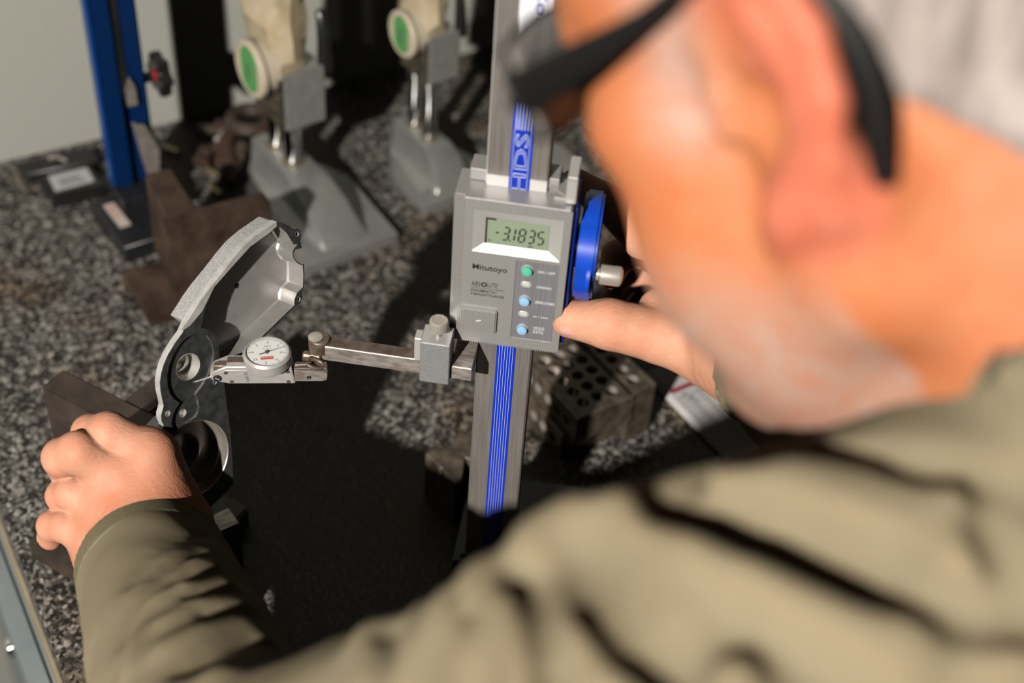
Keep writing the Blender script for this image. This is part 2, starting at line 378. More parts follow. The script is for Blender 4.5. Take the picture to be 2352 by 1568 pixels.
def digit(ch, x, z, wd=3.1, ht=8.4, t=.95):
    w = MB(); sl_ = 0.10
    def q(ax, az, bx, bz):
        a = np.array([ax, az]); b = np.array([bx, bz]); d = (b - a) / np.linalg.norm(b - a); n = np.array([-d[1], d[0]]) * t / 2
        a2 = a + d * .25; b2 = b - d * .25
        pts = [a2, a2 + d * t * .5 + n, b2 - d * t * .5 + n, b2, b2 - d * t * .5 - n, a2 + d * t * .5 - n]
        w.frame((0, 0, 0), (1, 0, 0), (0, 0, 1), (0, -1, 0)); w.prism([(x + p[0] + p[1] * sl_, z + p[1]) for p in pts], 7.62, 7.72)
    h = ht / 2; P = {'a': (0, ht, wd, ht), 'b': (wd, h, wd, ht), 'c': (wd, 0, wd, h), 'd': (0, 0, wd, 0), 'e': (0, 0, 0, h), 'f': (0, h, 0, ht), 'g': (0, h, wd, h)}
    for sname in SEG[ch]: q(*P[sname])
    return w.build('digit', 'lcd_dark', lcd)
for ch, x in (('-', 6.6), ('3', 11.0), ('1', 14.2), ('8', 19.6), ('3', 24.6), ('5', 29.6)): digit(ch, x, 304.9, wd=2.6 if ch == '-' else 3.1)
MB().box(14.9, 15.7, -7.72, -7.62, 304.4, 305.3).build('decimal_point', 'lcd_dark', lcd)
lettering('in', 'lcd_dark', lcd, (25.3, -7.62, 302.0), (1, 0, 0), (0, 0, 1), 2.4, 1.6, bold=.02)
lettering('H', 'lcd_dark', lcd, (3.6, -7.62, 302.6), (1, 0, 0), (0, 0, 1), 1.5, 1.5, bold=.02)
panel = MB().box(19.9, 42.9, -9.5, -8.5, 239.3, 294.1).build('key_panel', 'panel_grey', hg)
w = MB()
for i in range(42): w.box(20.1 + i * .54, 20.3 + i * .54, -9.62, -9.4, 239.5, 293.9)
w.build('panel_ribs', 'panel_grey', panel)
def key(z, m, oval, tip=None, z0=None):
    w = MB().frame((26.1, -9.5, z), (1, 0, 0), (0, 0, 1), (0, -1, 0))
    if oval:
        w.prism(rrect(-3.1, 3.1, -2.0, 2.0, 1.9, 6), -.5, .45); c = w.build('key_collar', 'silver_light', panel, bevel=.3)
        w = MB().frame((26.1, -9.5, z), (1, 0, 0), (0, 0, 1), (0, -1, 0)); w.prism(rrect(-2.3, 2.3, -1.25, 1.25, 1.2, 6), 0, .8); w.build('button', m, panel, bevel=.3)
    else:
        w.lathe([(3.35, -.5), (3.35, .35), (3.0, .45)], 36); w.build('key_collar', 'silver_light', panel)
        w = MB().frame((26.1, -9.5, z), (1, 0, 0), (0, 0, 1), (0, -1, 0)); w.lathe([(2.9, 0), (2.9, 2.2), (2.6, 2.7), (1.6, 2.95), (0.01, 3.0)], 36); w.build('button', m, panel)
key(288.4, 'button_green', False); key(278.1, 'button_grey', True); key(267.3, 'button_blue', False); key(256.9, 'button_grey', True); key(246.4, 'button_blue', False)
X, Zd = (1, 0, 0), (0, 0, 1)
for t, x, z, ww, hh in (('ON / OFF', 31.6, 287.2, 9.6, 1.75), ('ORIGIN', 31.8, 276.6, 8.0, 1.75), ('ZERO/ABS', 31.6, 265.8, 10.8, 1.85),
                        ('in / mm', 31.7, 255.6, 7.9, 1.6), ('HOLD', 32.1, 247.2, 6.2, 1.8), ('DATA', 32.1, 244.0, 5.8, 1.8)):
    lettering(t, 'print_white', panel, (x, -9.62, z), X, Zd, ww, hh, bold=.012)
MB().box(32.1, 38.3, -9.7, -9.6, 246.4, 246.6).build('print_rule', 'print_white', panel)
lettering('Mitutoyo', 'ink_black', head, (-3.6, -10, 283.2), X, Zd, 19.0, 4.9, bold=.018)
lettering('ABS', 'ink_black', head, (-3.7, -10, 272.7), X, Zd, 5.0, 3.3)
lettering('O', 'ink_black', head, (1.5, -10, 272.6), X, Zd, 3.4, 3.4, bold=.05)
lettering('LUTE', 'ink_black', head, (5.1, -10, 272.9), X, Zd, 5.5, 3.3)
MB().box(-3.6, 14.8, -10.12, -9.9, 271.6, 271.8).build('print_rule', 'ink_black', head)
lettering('DIGIMATIC', 'ink_black', head, (-3.6, -10, 268.8), X, Zd, 14.0, 1.75, bold=.012)
lettering('HEIGHTGAGE', 'ink_black', head, (-3.6, -10, 266.2), X, Zd, 18.3, 1.75, bold=.012)
cov = MB().box(-8.8, 11.5, -12.6, -9.4, 241.4, 257.6).build('port_cover', 'silver_paint', hg, bevel=.7, seg=2)
w = MB()
for i in range(16): w.box(-8.2 + i * 1.23, -7.9 + i * 1.23, -12.75, -12.4, 242.6, 256.6)
w.build('cover_ribs', 'silver_paint', cov)
w = MB().frame((1.6, -12.7, 250.2), (.93, 0, .36), (-.36, 0, .93)); w.box(-1.5, 1.5, -.25, .25, -.1, .15); w.build('paint_chip', 'label_white', cov)
# slider behind the head, upper tab, handwheel
MB().box(-12, 45, 13, 26, 238, 330).build('slider_body', 'brown_steel', hg, bevel=1)
MB().box(46.5, 49.5, -6, 22, 236, 330).build('slider_side', 'wheel_blue_dark', hg, bevel=.6)
w = MB().box(42.4, 47.9, -8, -4, 334, 350); w.box(42.4, 47.9, -8, 12, 348.5, 350.5); w.build('lock_tab', 'edge_steel', hg, bevel=.5)
w = MB().prism([(33, 2), (43, -6), (43, 8)], 333, 337); w.build('tab_web', 'silver_paint', hg, bevel=.3)
wheel = MB().frame((57.5, 14, 291), (0, 1, 0), (0, 0, 1), (1, 0, 0))
lob = [( (27 + 2.6 * max(0, math.cos(3 * math.radians(a - 30))) ) * math.cos(math.radians(a)), (27 + 2.6 * max(0, math.cos(3 * math.radians(a - 30)))) * math.sin(math.radians(a))) for a in range(0, 360, 5)]
wheel.prism([(p[0] * 1.05, p[1] * 1.12) for p in lob], -6, 4.5)
hw = wheel.build('handwheel', 'wheel_blue', hg, bevel=1.4, seg=2)
w = MB().cyl((49, 14, 291), (53, 14, 291), 12, n=32); w.build('wheel_hub', 'wheel_blue_dark', hg)
w = MB().cyl((58, -8, 290), (60, -8, 290), 11, n=36); w.build('wheel_boss', 'wheel_blue', hw)
w = MB().frame((61.5, -8, 291), (0, 1, 0), (0, 0, 1), (1, 0, 0)); w.lathe([(2.6, -2), (2.6, 1.5), (3.4, 1.6), (3.4, 3), (2.8, 3.1), (2.8, 4)], 24)
w.build('crank_neck', 'nickel', hw)
w = MB().frame((64.5, -8, 291), (0, 1, 0), (0, 0, 1), (1, 0, 0)); w.lathe([(5.0, .4), (5.4, .9), (5.4, 10.2), (5.0, 11.6), (3.2, 12.6), (.01, 12.9)], 40, wave=.12)
w.build('crank_knob', 'nickel', hw)
w = MB().tube([(60 + 0.2 * math.cos(a), 10 + 3.6 * math.cos(a), 303 + 5.5 * math.sin(a)) for a in np.linspace(0, 6.28, 20)], .6); w.build('clip_ring', 'brass', hw)
# jaw bar, clamp box
MB().box(-11.5, 1.0, -24, 20, 214, 223.5).build('jaw_bar', 'worn_steel', hg, bevel=.5)
w = MB().box(-28.2, -11.4, -28, -12, 212.4, 242.2); clampb = w.build('jaw_clamp', 'clamp_grey', hg, bevel=.5)
MB().box(-27.6, -11.8, -27.8, -13, 242.1, 242.5).build('clamp_top', 'edge_steel', clampb)
MB().box(-32.5, -28, -22, -14, 222, 239).build('clamp_ear', 'edge_steel', clampb, bevel=.4)
w = MB().cyl((-19.3, -20, 242), (-19.3, -20, 247), 2.2); w.build('clamp_screw', 'worn_steel', clampb)
w = MB().frame((-19.3, -20, 245.5)); w.lathe([(3.4, 0), (5.0, 1.2), (5.1, 7.0), (4.7, 7.8), (3.4, 8.0), (3.3, 7.7), (.01, 7.7)], 56, wave=.22)
w.build('knurled_knob', 'nickel', clampb)

# ------------------------------------------------------------------ swivel arm and dial test indicator
GX = np.array([math.cos(GY), math.sin(GY), 0]); GYv = np.array([-math.sin(GY), math.cos(GY), 0])
def gw(x, y, z): return GO + GX * x + GYv * y + np.array([0, 0, z])
ar = thing('swivel_arm', 'worn steel swivel arm held in the jaw clamp, reaching left', 'holder', gw(-57, -20, 212), GY)
def la(p): p = np.array(p, float) - np.array([-57, -20, 212]); return p
w = MB().box(-28.8, 45, -2.0, 6.5, .3, 11.2); w.build('bar', 'worn_steel', ar, bevel=.5)
w = MB().box(-28.8, 24, -1.6, 6.2, 11.1, 11.6); w.build('bar_top', 'brown_steel', ar)
w = MB().cyl((-31, 2.5, 4), (-31, 2.5, 13.6), 6.2, n=32); w.build('knuckle', 'brown_steel', ar, bevel=.6)
w = MB().frame((-33, 2, 12.5), (1, 0, 0), (0, 1, 0)); w.lathe([(4, 0), (4.2, 1.6), (2.0, 2.2), (.01, 2.2)], 24); w.build('pivot_screw', 'nickel', ar)
w = MB().cyl((-32, -2.6, 5.6), (-32, 3, 5.6), 3.0, n=24); w.build('pivot_pin', 'worn_steel', ar)
w = MB().box(-40, -29, -4, 1, -4, 4); w.build('pivot_link', 'brown_steel', ar, bevel=1)
DY = math.radians(7)
DO = at(528, 881, 203.5)
di = thing('dial_test_indicator', 'small dial test indicator with white dial, stylus touching the bored plate', 'dial indicator', DO, DY)
w = MB().frame((0, 0, 0), (1, 0, 0), (0, 0, 1), (0, -1, 0))
prof = [(-10.6, 4.2), (-9.3, 2.2), (0, 0), (36.8, 0), (35.0, 12.6), (33.0, 12.9), (-1.0, 12.9), (-8.2, 9.2), (-10.8, 6.6)]
w.prism(prof, -10, 0); body = w.build('body', 'satin_steel', di, bevel=.35)
w = MB().frame((0, 0, 0), (1, 0, 0), (0, 0, 1), (0, -1, 0))
w.prism([(-8.2, 3.0), (0, .5), (36.0, .5), (34.6, 10.6), (-1.5, 10.6), (-7.4, 7.4)], -.1, .25); w.build('side_plate', 'satin_steel', body, bevel=.12)
for x, z in ((-1.6, 8.8), (1.2, 2.0), (33.0, 1.8), (33.0, 9.4)):
    w = MB().frame((x, -.2, z), (1, 0, 0), (0, 0, 1), (0, -1, 0)); w.lathe([(1.15, 0), (1.15, .3), (.7, .35), (.01, .2)], 16); sc_ = w.build('screw', 'brown_steel', body)
w = MB().frame((-6.6, -.3, 4.9), (1, 0, 0), (0, 0, 1), (0, -1, 0)); w.lathe([(2.3, 0), (2.3, .7), (1.8, .9), (1.7, .4), (.01, .4)], 24); pv = w.build('pivot_bolt', 'black_metal', di)
w = MB().frame((-6.6, -1.0, 4.9), (.9, 0, -.42), (.42, 0, .9)); w.box(-1.5, 1.5, -.3, .3, -.3, .5); w.build('bolt_slot', 'nickel', pv)
lettering('781890', 'ink_grey', body, (8.0, -.28, 9.4), (.18, 0, -.98), (.98, 0, .18), 8.2, 2.0)
w = MB().box(-1, 15, 3, 8, 12.8, 13.6); w.build('top_rail', 'brown_steel', body, bevel=.2)
w = MB().prism([(-8.6, 1), (-1, 1), (-1, 6), (-7.6, 5)], 8.8, 12.9); w.build('nose_hood', 'brown_steel', body, bevel=.4)
w = MB().tube([(-7.2, 1.0, 5.6), (-12, -.6, 5.2), (-19.6, -3.0, 4.1)], [1.0, .55, .42], 10); stl = w.build('stylus', 'nickel', di)
# the ball tip
w = MB().frame((-19.8, -3.05, 4.0)); w.lathe([(.01, -.9), (.62, -.64), (.9, 0), (.62, .64), (.01, .9)], 14); w.build('ball_tip', 'chrome', stl)
dc = (21.6, 4.2)
w = MB().frame((dc[0], dc[1], 12.4)); w.lathe([(10, 0), (12.4, .4), (13.0, 1.2), (13.0, 6.4), (13.5, 6.9), (13.5, 7.4), (12.3, 8.6), (11.7, 8.6), (11.7, 7.6), (.01, 7.6)], 96, wave=.16)
bz = w.build('dial_bezel', 'satin_steel', di, angle=25)
w = MB().frame((dc[0], dc[1], 20.02)); w.lathe([(11.65, 0), (11.65, .12)], 64); face = w.build('dial_face', 'dial_white', di)
w = MB()
for i in range(80):
    a = 2 * math.pi * i / 80; r0 = 9.3 if i % 10 == 0 else (10.0 if i % 5 == 0 else 10.4)
    w.frame((dc[0], dc[1], 20.14), (math.cos(a), math.sin(a), 0), (-math.sin(a), math.cos(a), 0)); w.box(r0, 11.4, -.06 if i % 5 else -.1, .06 if i % 5 else .1, 0, .06)
w.build('graduations', 'ink_black', face)
for t, a in (('0', 90), ('5', 45), ('10', 0), ('15', -45), ('0', -90), ('15', 225), ('10', 180), ('5', 135)):
    r = 8.2; px, py = dc[0] + r * math.cos(math.radians(a)), dc[1] + r * math.sin(math.radians(a)); ww = .9 * len(t)
    lettering(t, 'ink_black', face, (px - ww / 2, py - .75, 20.14), (1, 0, 0), (0, 1, 0), ww, 1.5)
lettering('.0005"', 'ink_black', face, (dc[0] - 2.2, dc[1] + 4.6, 20.14), (1, 0, 0), (0, 1, 0), 4.2, 1.1)
lettering('0-15-0', 'ink_black', face, (dc[0] - 2.4, dc[1] + 2.7, 20.14), (1, 0, 0), (0, 1, 0), 4.6, .8)
w = MB().frame((dc[0] - 3.0, dc[1] - 6.0, 20.14), (.995, .1, 0), (-.1, .995, 0)); w.box(0, 7, 0, 2.3, 0, .06); rb = w.build('red_maker_mark', 'ink_red', face)
lettering('Mitutoyo', 'dial_white', face, (dc[0] - 2.6, dc[1] - 5.5, 20.2), (.995, .1, 0), (-.1, .995, 0), 6.2, 1.4)
w = MB().frame((dc[0], dc[1], 20.5), (.90, .44, 0), (-.44, .90, 0)); w.prism([(-4.5, -.35), (0, -.25), (11, -.08), (11, .08), (0, .25), (-4.5, .35)], 0, .15); w.build('needle', 'ink_black', face)
w = MB().frame((dc[0], dc[1], 20.2)); w.lathe([(1.1, 0), (1.1, .8), (.6, 1.0), (.01, 1.0)], 20); w.build('needle_hub', 'ink_grey', face)
w = MB().frame((0, 0, 0), (1, 0, 0), (0, 0, 1), (0, -1, 0)); w.prism([(36.3, 1.0), (52, 1.0), (55, 2.2), (55, 8), (36.3, 9.6)], -8, -.5); tail = w.build('dovetail_block', 'worn_steel', di, bevel=.4)
w = MB().box(36.2, 54.6, 1.4, 7.2, 9.0, 10.4); w.build('tail_top', 'brown_steel', tail, bevel=.3)
w = MB().frame((46, 0, 0)); w.tube([(2 + 5.0 * math.cos(a), 4 + 3.6 * math.sin(a), 11.6 - 2 * math.cos(a)) for a in np.linspace(-2.6, 2.6, 18)], 1.1); w.build('wire_loop', 'brown_steel', tail)
w = MB().tube([(37, 3.5, 11.0), (41, 3.6, 11.4), (46, 3.8, 11.0)], [.9, .7, .6]); w.build('loop_lever', 'worn_steel', tail)
w = MB().frame((44.5, .4, 4.4), (1, 0, 0), (0, 0, 1), (0, -1, 0)); w.lathe([(1.2, 0), (1.2, .5), (.8, .5), (.01, -.2)], 16); w.build('screw', 'black_metal', tail)

# ------------------------------------------------------------------ machined housing (plane frame t, w, n)
th = math.radians(50); ti = math.radians(20)
wv = CR[0] * math.sin(ti) + CR[1] * math.cos(ti)
mi = CR[0] * math.cos(ti) - CR[1] * math.sin(ti)
nv = mi * math.sin(th) - CR[2] * math.cos(th); tv = np.cross(wv, nv)
BC = dep(437.3, 844.7, 0); 
BC = at(437.3, 844.7, 208)
HR = np.array([tv, wv, nv]).T
def pl(x, y, c=0.0):                                   # pixel -> in-plane mm at height c above the flange face
    d = ray(x, y); P = BC + nv * c; t = ((P - CP) @ nv) / (d @ nv); q = CP + d * t - BC
    return (q @ tv, q @ wv)
def z4(l): return [pl(320 + x / 3.409, 740 + y / 3.409) for x, y in l]
def zT(l, c=0): return [pl(560 + x / 5.225, 480 + y / 5.225, c) for x, y in l]
def zR(l, c=0): return [pl(300 + x / 3.647, 330 + y / 3.647, c) for x, y in l]
hs = thing('gearbox_housing', 'bright machined aluminium housing half with bored flange, held upright by the hand', 'housing', BC, R=HR)
plate_l = z4([(120, 1130), (158, 935), (190, 805), (173, 770), (170, 728), (190, 652), (178, 600), (165, 540), (160, 470), (170, 400), (190, 330), (225, 250), (280, 160), (335, 85)])
rim_l = zR([(470, 1500), (575, 1330), (650, 1225), (760, 1090), (860, 960), (945, 860), (1050, 770), (1222, 652)])
rim_t = zT([(450, 158), (540, 200), (590, 236), (640, 232), (680, 270), (692, 330), (676, 390), (690, 412), (694, 470), (618, 484), (594, 530), (606, 590), (650, 640), (690, 660), (720, 650), (730, 780), (722, 945), (700, 985), (704, 1060), (680, 1130), (630, 1165), (560, 1230), (420, 1368), (205, 1572)])
low_r = z4([(800, 255), (700, 340), (662, 480), (690, 700), (712, 870), (722, 1000), (735, 1270), (640, 1370), (500, 1500), (300, 1480), (170, 1330)])
outer = plate_l + rim_l + rim_t + low_r
cav = zR([(1228, 696), (1165, 752), (1000, 870), (850, 1035), (700, 1205), (645, 1325), (612, 1425), (597, 1520)]) + \
      z4([(480, 42), (530, 52), (575, 80), (605, 120), (622, 180), (626, 245), (640, 330)]) + z4([(770, 262)]) + \
      zT([(190, 1560), (405, 1352), (545, 1215), (608, 1160), (612, 1085), (640, 1010), (712, 940), (718, 780), (708, 668), (680, 668), (640, 645), (598, 592), (586, 530), (600, 484), (650, 420), (600, 424), (582, 395), (522, 295), (445, 222), (400, 205)])
pocket = z4([(440, 90), (490, 85), (535, 105), (570, 160), (590, 240), (578, 320), (545, 410), (500, 490), (442, 568), (462, 610), (472, 660), (462, 710), (440, 745), (400, 790), (345, 845), (300, 876),
             (270, 845), (252, 790), (262, 730), (285, 680), (316, 632), (270, 600), (240, 560), (222, 500), (218, 420), (232, 340), (262, 260), (310, 180), (370, 120)])
bb = z4([(570, 720), (678, 880), (665, 1000), (600, 1200), (520, 1340), (460, 1390), (300, 878), (400, 785)])
A = np.array([[2 * x, 2 * y, 1] for x, y in bb]); sol = np.linalg.lstsq(A, np.array([x * x + y * y for x, y in bb]), rcond=None)[0]
BX, BY = sol[0], sol[1]; BR = math.sqrt(sol[2] + BX * BX + BY * BY)
big = circ(BX, BY, BR, 64)
def outside_big(l, k=1.012): return [p if math.hypot(p[0] - BX, p[1] - BY) > BR * k else (BX + (p[0] - BX) / math.hypot(p[0] - BX, p[1] - BY) * BR * k, BY + (p[1] - BY) / math.hypot(p[0] - BX, p[1] - BY) * BR * k) for p in l]
pocket = outside_big(pocket, 1.03)
hole_s = lambda p, r: circ(p[0], p[1], r, 20)
h1 = z4([(222, 714)])[0]; h2 = z4([(358, 720)])[0]; h3 = z4([(592, 468)])[0]; t1 = zT([(640, 300)])[0]; t2 = zT([(660, 1085)])[0]
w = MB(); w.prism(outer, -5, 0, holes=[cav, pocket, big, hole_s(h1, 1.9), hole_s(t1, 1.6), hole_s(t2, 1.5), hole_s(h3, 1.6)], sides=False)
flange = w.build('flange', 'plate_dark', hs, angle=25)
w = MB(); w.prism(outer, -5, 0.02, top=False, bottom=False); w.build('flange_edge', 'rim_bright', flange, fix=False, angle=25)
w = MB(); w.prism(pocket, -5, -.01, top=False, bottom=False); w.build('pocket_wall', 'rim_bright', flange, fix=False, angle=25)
h2r = 2.6
w = MB(); w.prism(pocket, -5, -2.2, holes=[circ(0, 0, 8.1, 40), hole_s(h2, h2r)], sides=False); w.build('pocket_floor', 'plate_dark', flange, angle=25)
w = MB(); w.prism(circ(0, 0, 8.1, 40), -12, -2.2, holes=[circ(0, 0, 7.9, 40)]); w.lathe([(7.95, -12), (6.0, -12), (6.0, -14)], 40, cap=False); w.build('bore', 'bore_bright', flange)
for p, r, dpt in ((h2, h2r, -9), (h1, 1.9, -6), (t1, 1.6, -5), (t2, 1.5, -6), (h3, 1.6, -6)):
    w = MB(); w.prism(hole_s(p, r), dpt, -.02 if r != h2r else -2.25, holes=[hole_s(p, r - .25)]); w.build('drilled_hole', 'bore_bright', flange)
# bearing recess below
w = MB(); w.frame((BX, BY, 0)); w.lathe([(BR, .02), (BR - .6, -.6), (BR - .6, -7), (BR - 1.8, -7.6), (BR - 1.8, -15), (13.2, -15), (13.2, -12.5), (12.0, -12.5), (12.0, -20), (.01, -20)], 72, cap=False)
w.build('bearing_recess', 'bore_dull', hs, fix=False)
w = MB().frame((BX, BY, 0)); w.lathe([(BR + .05, -4.9), (BR + 2.5, -6), (BR + 2.5, -21), (.01, -21)], 48, cap=False); w.build('bearing_boss', 'cast_rough', hs)
# bright rim strip on the left of the tray
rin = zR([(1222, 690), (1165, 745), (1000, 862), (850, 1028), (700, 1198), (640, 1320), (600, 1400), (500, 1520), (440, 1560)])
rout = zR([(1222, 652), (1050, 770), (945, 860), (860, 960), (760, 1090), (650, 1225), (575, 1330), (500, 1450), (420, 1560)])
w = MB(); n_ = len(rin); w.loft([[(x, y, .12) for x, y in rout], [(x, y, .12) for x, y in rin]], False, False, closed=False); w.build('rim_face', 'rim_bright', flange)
# tray: outer cast wall and inner machined lining
tray = rim_l + rim_t + z4([(800, 255), (640, 345), (630, 240), (600, 110), (520, 50), (440, 60)])
def inset(poly, d):
    n = len(poly); s_ = 1 if area(poly) > 0 else -1; out = []
    for i in range(n):
        p0, p1, p2 = np.array(poly[i - 1]), np.array(poly[i]), np.array(poly[(i + 1) % n])
        n1 = np.array([-(p1 - p0)[1], (p1 - p0)[0]]); n2 = np.array([-(p2 - p1)[1], (p2 - p1)[0]])
        n1 = n1 / (np.linalg.norm(n1) + 1e-9); n2 = n2 / (np.linalg.norm(n2) + 1e-9); b = n1 + n2; b = b / (np.linalg.norm(b) + 1e-9)
        out.append(tuple(p1 + s_ * b * d))
    return out
to = inset(tray, .6)
w = MB(); w.loft([[(x, y, -4.9) for x, y in to], [(x, y, -17) for x, y in to]], False, True); w.build('tray_shell', 'cast_rough', hs, angle=22)
ci = inset(cav, .5)
w = MB(); w.loft([[(x, y, -.3) for x, y in cav], [(x, y, -13.2) for x, y in ci], [(x, y, -14.4) for x, y in inset(cav, 1.5)]], False, True); w.build('tray_lining', 'machined', hs, angle=30)
fh = zR([(893, 1190)], -14)[0]
w = MB(); w.frame((fh[0], fh[1], -14.4)); w.lathe([(1.7, -.1), (1.7, .06), (1.25, .08), (1.2, 0.02), (.01, .02)], 20); w.build('floor_hole', 'black_metal', hs)

# ------------------------------------------------------------------ 1-2-3 blocks
def gauge_block():
    w = MB().box(-38.1, 38.1, -25.4, 25.4, 0, 25.4); me = w.mesh('block_body', bevel=.6)
    ob = bpy.data.objects.new('block_body', me); col.objects.link(ob); me.materials.append(MATS['block_steel']); me.materials.append(MATS['block_bore'])
    c = MB()
    for i in range(5):
        x = -25.4 + i * 12.7
        for j in range(3): c.cyl((x, -12.7 + 12.7 * j, -1), (x, -12.7 + 12.7 * j, 26.4), 4.75, n=20)
    cut(ob, c); c = MB()
    for i in range(5): c.cyl((-25.4 + i * 12.7, -26.4, 12.7), (-25.4 + i * 12.7, 26.4, 12.7), 4.6, n=20)
    cut(ob, c)
    me = ob.data; bpy.data.objects.remove(ob)
    me.materials.clear(); me.materials.append(MATS['block_steel']); me.materials.append(MATS['block_bore'])
    nn = np.empty(len(me.polygons) * 3); me.polygons.foreach_get('normal', nn); nn = nn.reshape(-1, 3)
    cc = np.empty(len(me.polygons) * 3); me.polygons.foreach_get('center', cc); cc = cc.reshape(-1, 3) / S
    inner = (np.abs(cc[:, 0]) < 37.4) & (np.abs(cc[:, 1]) < 24.7) & (cc[:, 2] > .7) & (cc[:, 2] < 24.7)
    me.polygons.foreach_set('material_index', inner.astype(int).tolist()); me.update(); me.name = 'drilled_block'
    return me
bm_ = gauge_block()
# hole grid of the near block fixes its yaw and place
def bz_(x, y): return at(1200 + x / 5.6, 760 + y / 5.6, 50.8)
c0 = bz_(710, 570); du = bz_(1010 + 120, 760) - bz_(645, 240); yb = math.atan2(du[1], du[0])
GRP = 'drilled setup blocks beside the column'
o = put('setup_block', bm_, None); o.location = (c0[0] * S, c0[1] * S, 25.4 * S); o.rotation_euler = (0, 0, yb)
tag(o, 'drilled steel setup block lying flat on top of the stack of two', 'setup block', GRP)
U = np.array([math.cos(yb), math.sin(yb), 0]); V = np.array([-math.sin(yb), math.cos(yb), 0])
c1 = c0 - U * 11 - V * 3
o = put('setup_block', bm_, None); o.location = (c1[0] * S, c1[1] * S, 0); o.rotation_euler = (0, 0, yb)
tag(o, 'drilled steel setup block lowest in the stack, half in shadow', 'setup block', GRP)
q0 = at(1200 + 1020 / 5.6, 760 + 250 / 5.6, 50.8); q1 = at(1200 + 1405 / 5.6, 760 + 610 / 5.6, 50.8); dq = q1 - q0; y2 = math.atan2(dq[1], dq[0])
c2 = (q0 + q1) / 2 - (dq / np.linalg.norm(dq)) * 6.35
o = put('setup_block', bm_, None)
U2 = np.array([math.cos(y2), math.sin(y2), 0]); V2 = np.array([-math.sin(y2), math.cos(y2), 0])
# stands on its long narrow side: local y -> up, local z -> sideways
R_ = np.array([U2, [0, 0, 1], np.cross(U2, [0, 0, 1])]).T
cc = c2 - np.cross(U2, [0, 0, 1]) * 12.7
o.matrix_world = Matrix([[R_[i][0], R_[i][1], R_[i][2], (cc[i] if i < 2 else 25.4) * S] for i in range(3)] + [[0, 0, 0, 1]])
tag(o, 'drilled steel setup block standing on edge behind the stacked pair', 'setup block', GRP)

# ------------------------------------------------------------------ vee block beside the column
vb = thing('vee_block', 'small rust spotted steel vee block left of the column foot', 'vee block', at(1030, 1065, 44) * np.array([1, 1, 0]), 0)
vo = at(1030, 1065, 44)
def vloc(x, y): p = at(x, y, 44) - vo; return (p[0], p[1])
poly = [vloc(976, 1041), vloc(1000, 1027), vloc(1035, 1025), vloc(1052, 990), vloc(1090, 990), vloc(1095, 1060), vloc(1068, 1050), vloc(1061, 1101), vloc(1047, 1110), vloc(1017, 1080), vloc(1010, 1070)]
w = MB(); w.prism(poly, 0, 44); w.build('body', 'block_steel', vb, bevel=.7)
p = vloc(1013, 1073); w = MB(); w.cyl((p[0], p[1] - .5, 20), (p[0], p[1] - .5, 44.2), 1.6, n=12); w.build('worn_corner', 'worn_steel', vb)

# ------------------------------------------------------------------ angle plates
def angle_plate(name, label, loc, yaw, L, H, T, base, bt, web, m, slab0=0.0, group='rusty angle plates', fx=0.0):
    t = thing(name, label, 'angle plate', loc, yaw, group=group)
    w = MB().box(0, L, slab0, slab0 + T, bt - .5, H); w.build('upright', m, t, bevel=1.6, seg=2)
    w = MB().box(fx, L, 0, base, 0, bt); w.build('foot', m, t, bevel=1.4, seg=2)
    wx0, wx1, wl, top = web
    w = MB().frame((0, 0, 0), (0, 1, 0), (0, 0, 1), (1, 0, 0))
    w.prism([(slab0 + T - 1, bt - .5), (slab0 + wl, bt - .5), (slab0 + wl, top), (slab0 + T - 1, H - 1)], wx0, wx1); w.build('web', m, t, bevel=1.4, seg=2)
    return t
B0 = at(72, 1282); B1 = at(209, 1360); a1 = math.atan2(B1[1] - B0[1], B1[0] - B0[0])
angle_plate('angle_plate', 'dark brown steel angle plate under the gripping hand', B0, a1, 104, 131, 20, 104, 18, (50, 72, 62, 128), 'rust_dark', slab0=38)
# second one behind the housing: front face to the lower right
H2 = 92
f0 = at(385, 527, H2); f1 = at(622, 462, H2); a2 = math.atan2(f1[1] - f0[1], f1[0] - f0[0])
L2 = np.linalg.norm((f1 - f0)[:2])
angle_plate('angle_plate', 'rusty brown angle plate between the blue stand and the housing', (f0[0], f0[1], 0), a2, L2, H2, 17, 62, 15, (8, 30, 75, H2 + 1), 'rust_brown', fx=-24)
w0 = at(352, 690)
# tall dark block that carries the housing
kb = at(508, 1140, 96)
ky = math.radians(38)
tb = thing('riser_block', 'black steel riser block under the housing, beside the wrist', 'riser block', (kb[0], kb[1], 0), ky)
w = MB().box(-30, 0, -26, 6, 0, 96); w.build('body', 'black_metal', tb, bevel=1.0)
for i in range(5):
    w = MB().frame((0.05, -12, 20 + i * 15), (0, 1, 0), (0, 0, 1), (1, 0, 0)); w.lathe([(2.4, -.3), (2.4, .1), (1.9, .1), (1.8, -.4)], 16, cap=False); w.build('tapped_hole', 'brown_steel', tb)
w = MB().box(-26, -.6, -25, -11, 95.9, 96.3); w.build('worn_top', 'worn_steel', tb)

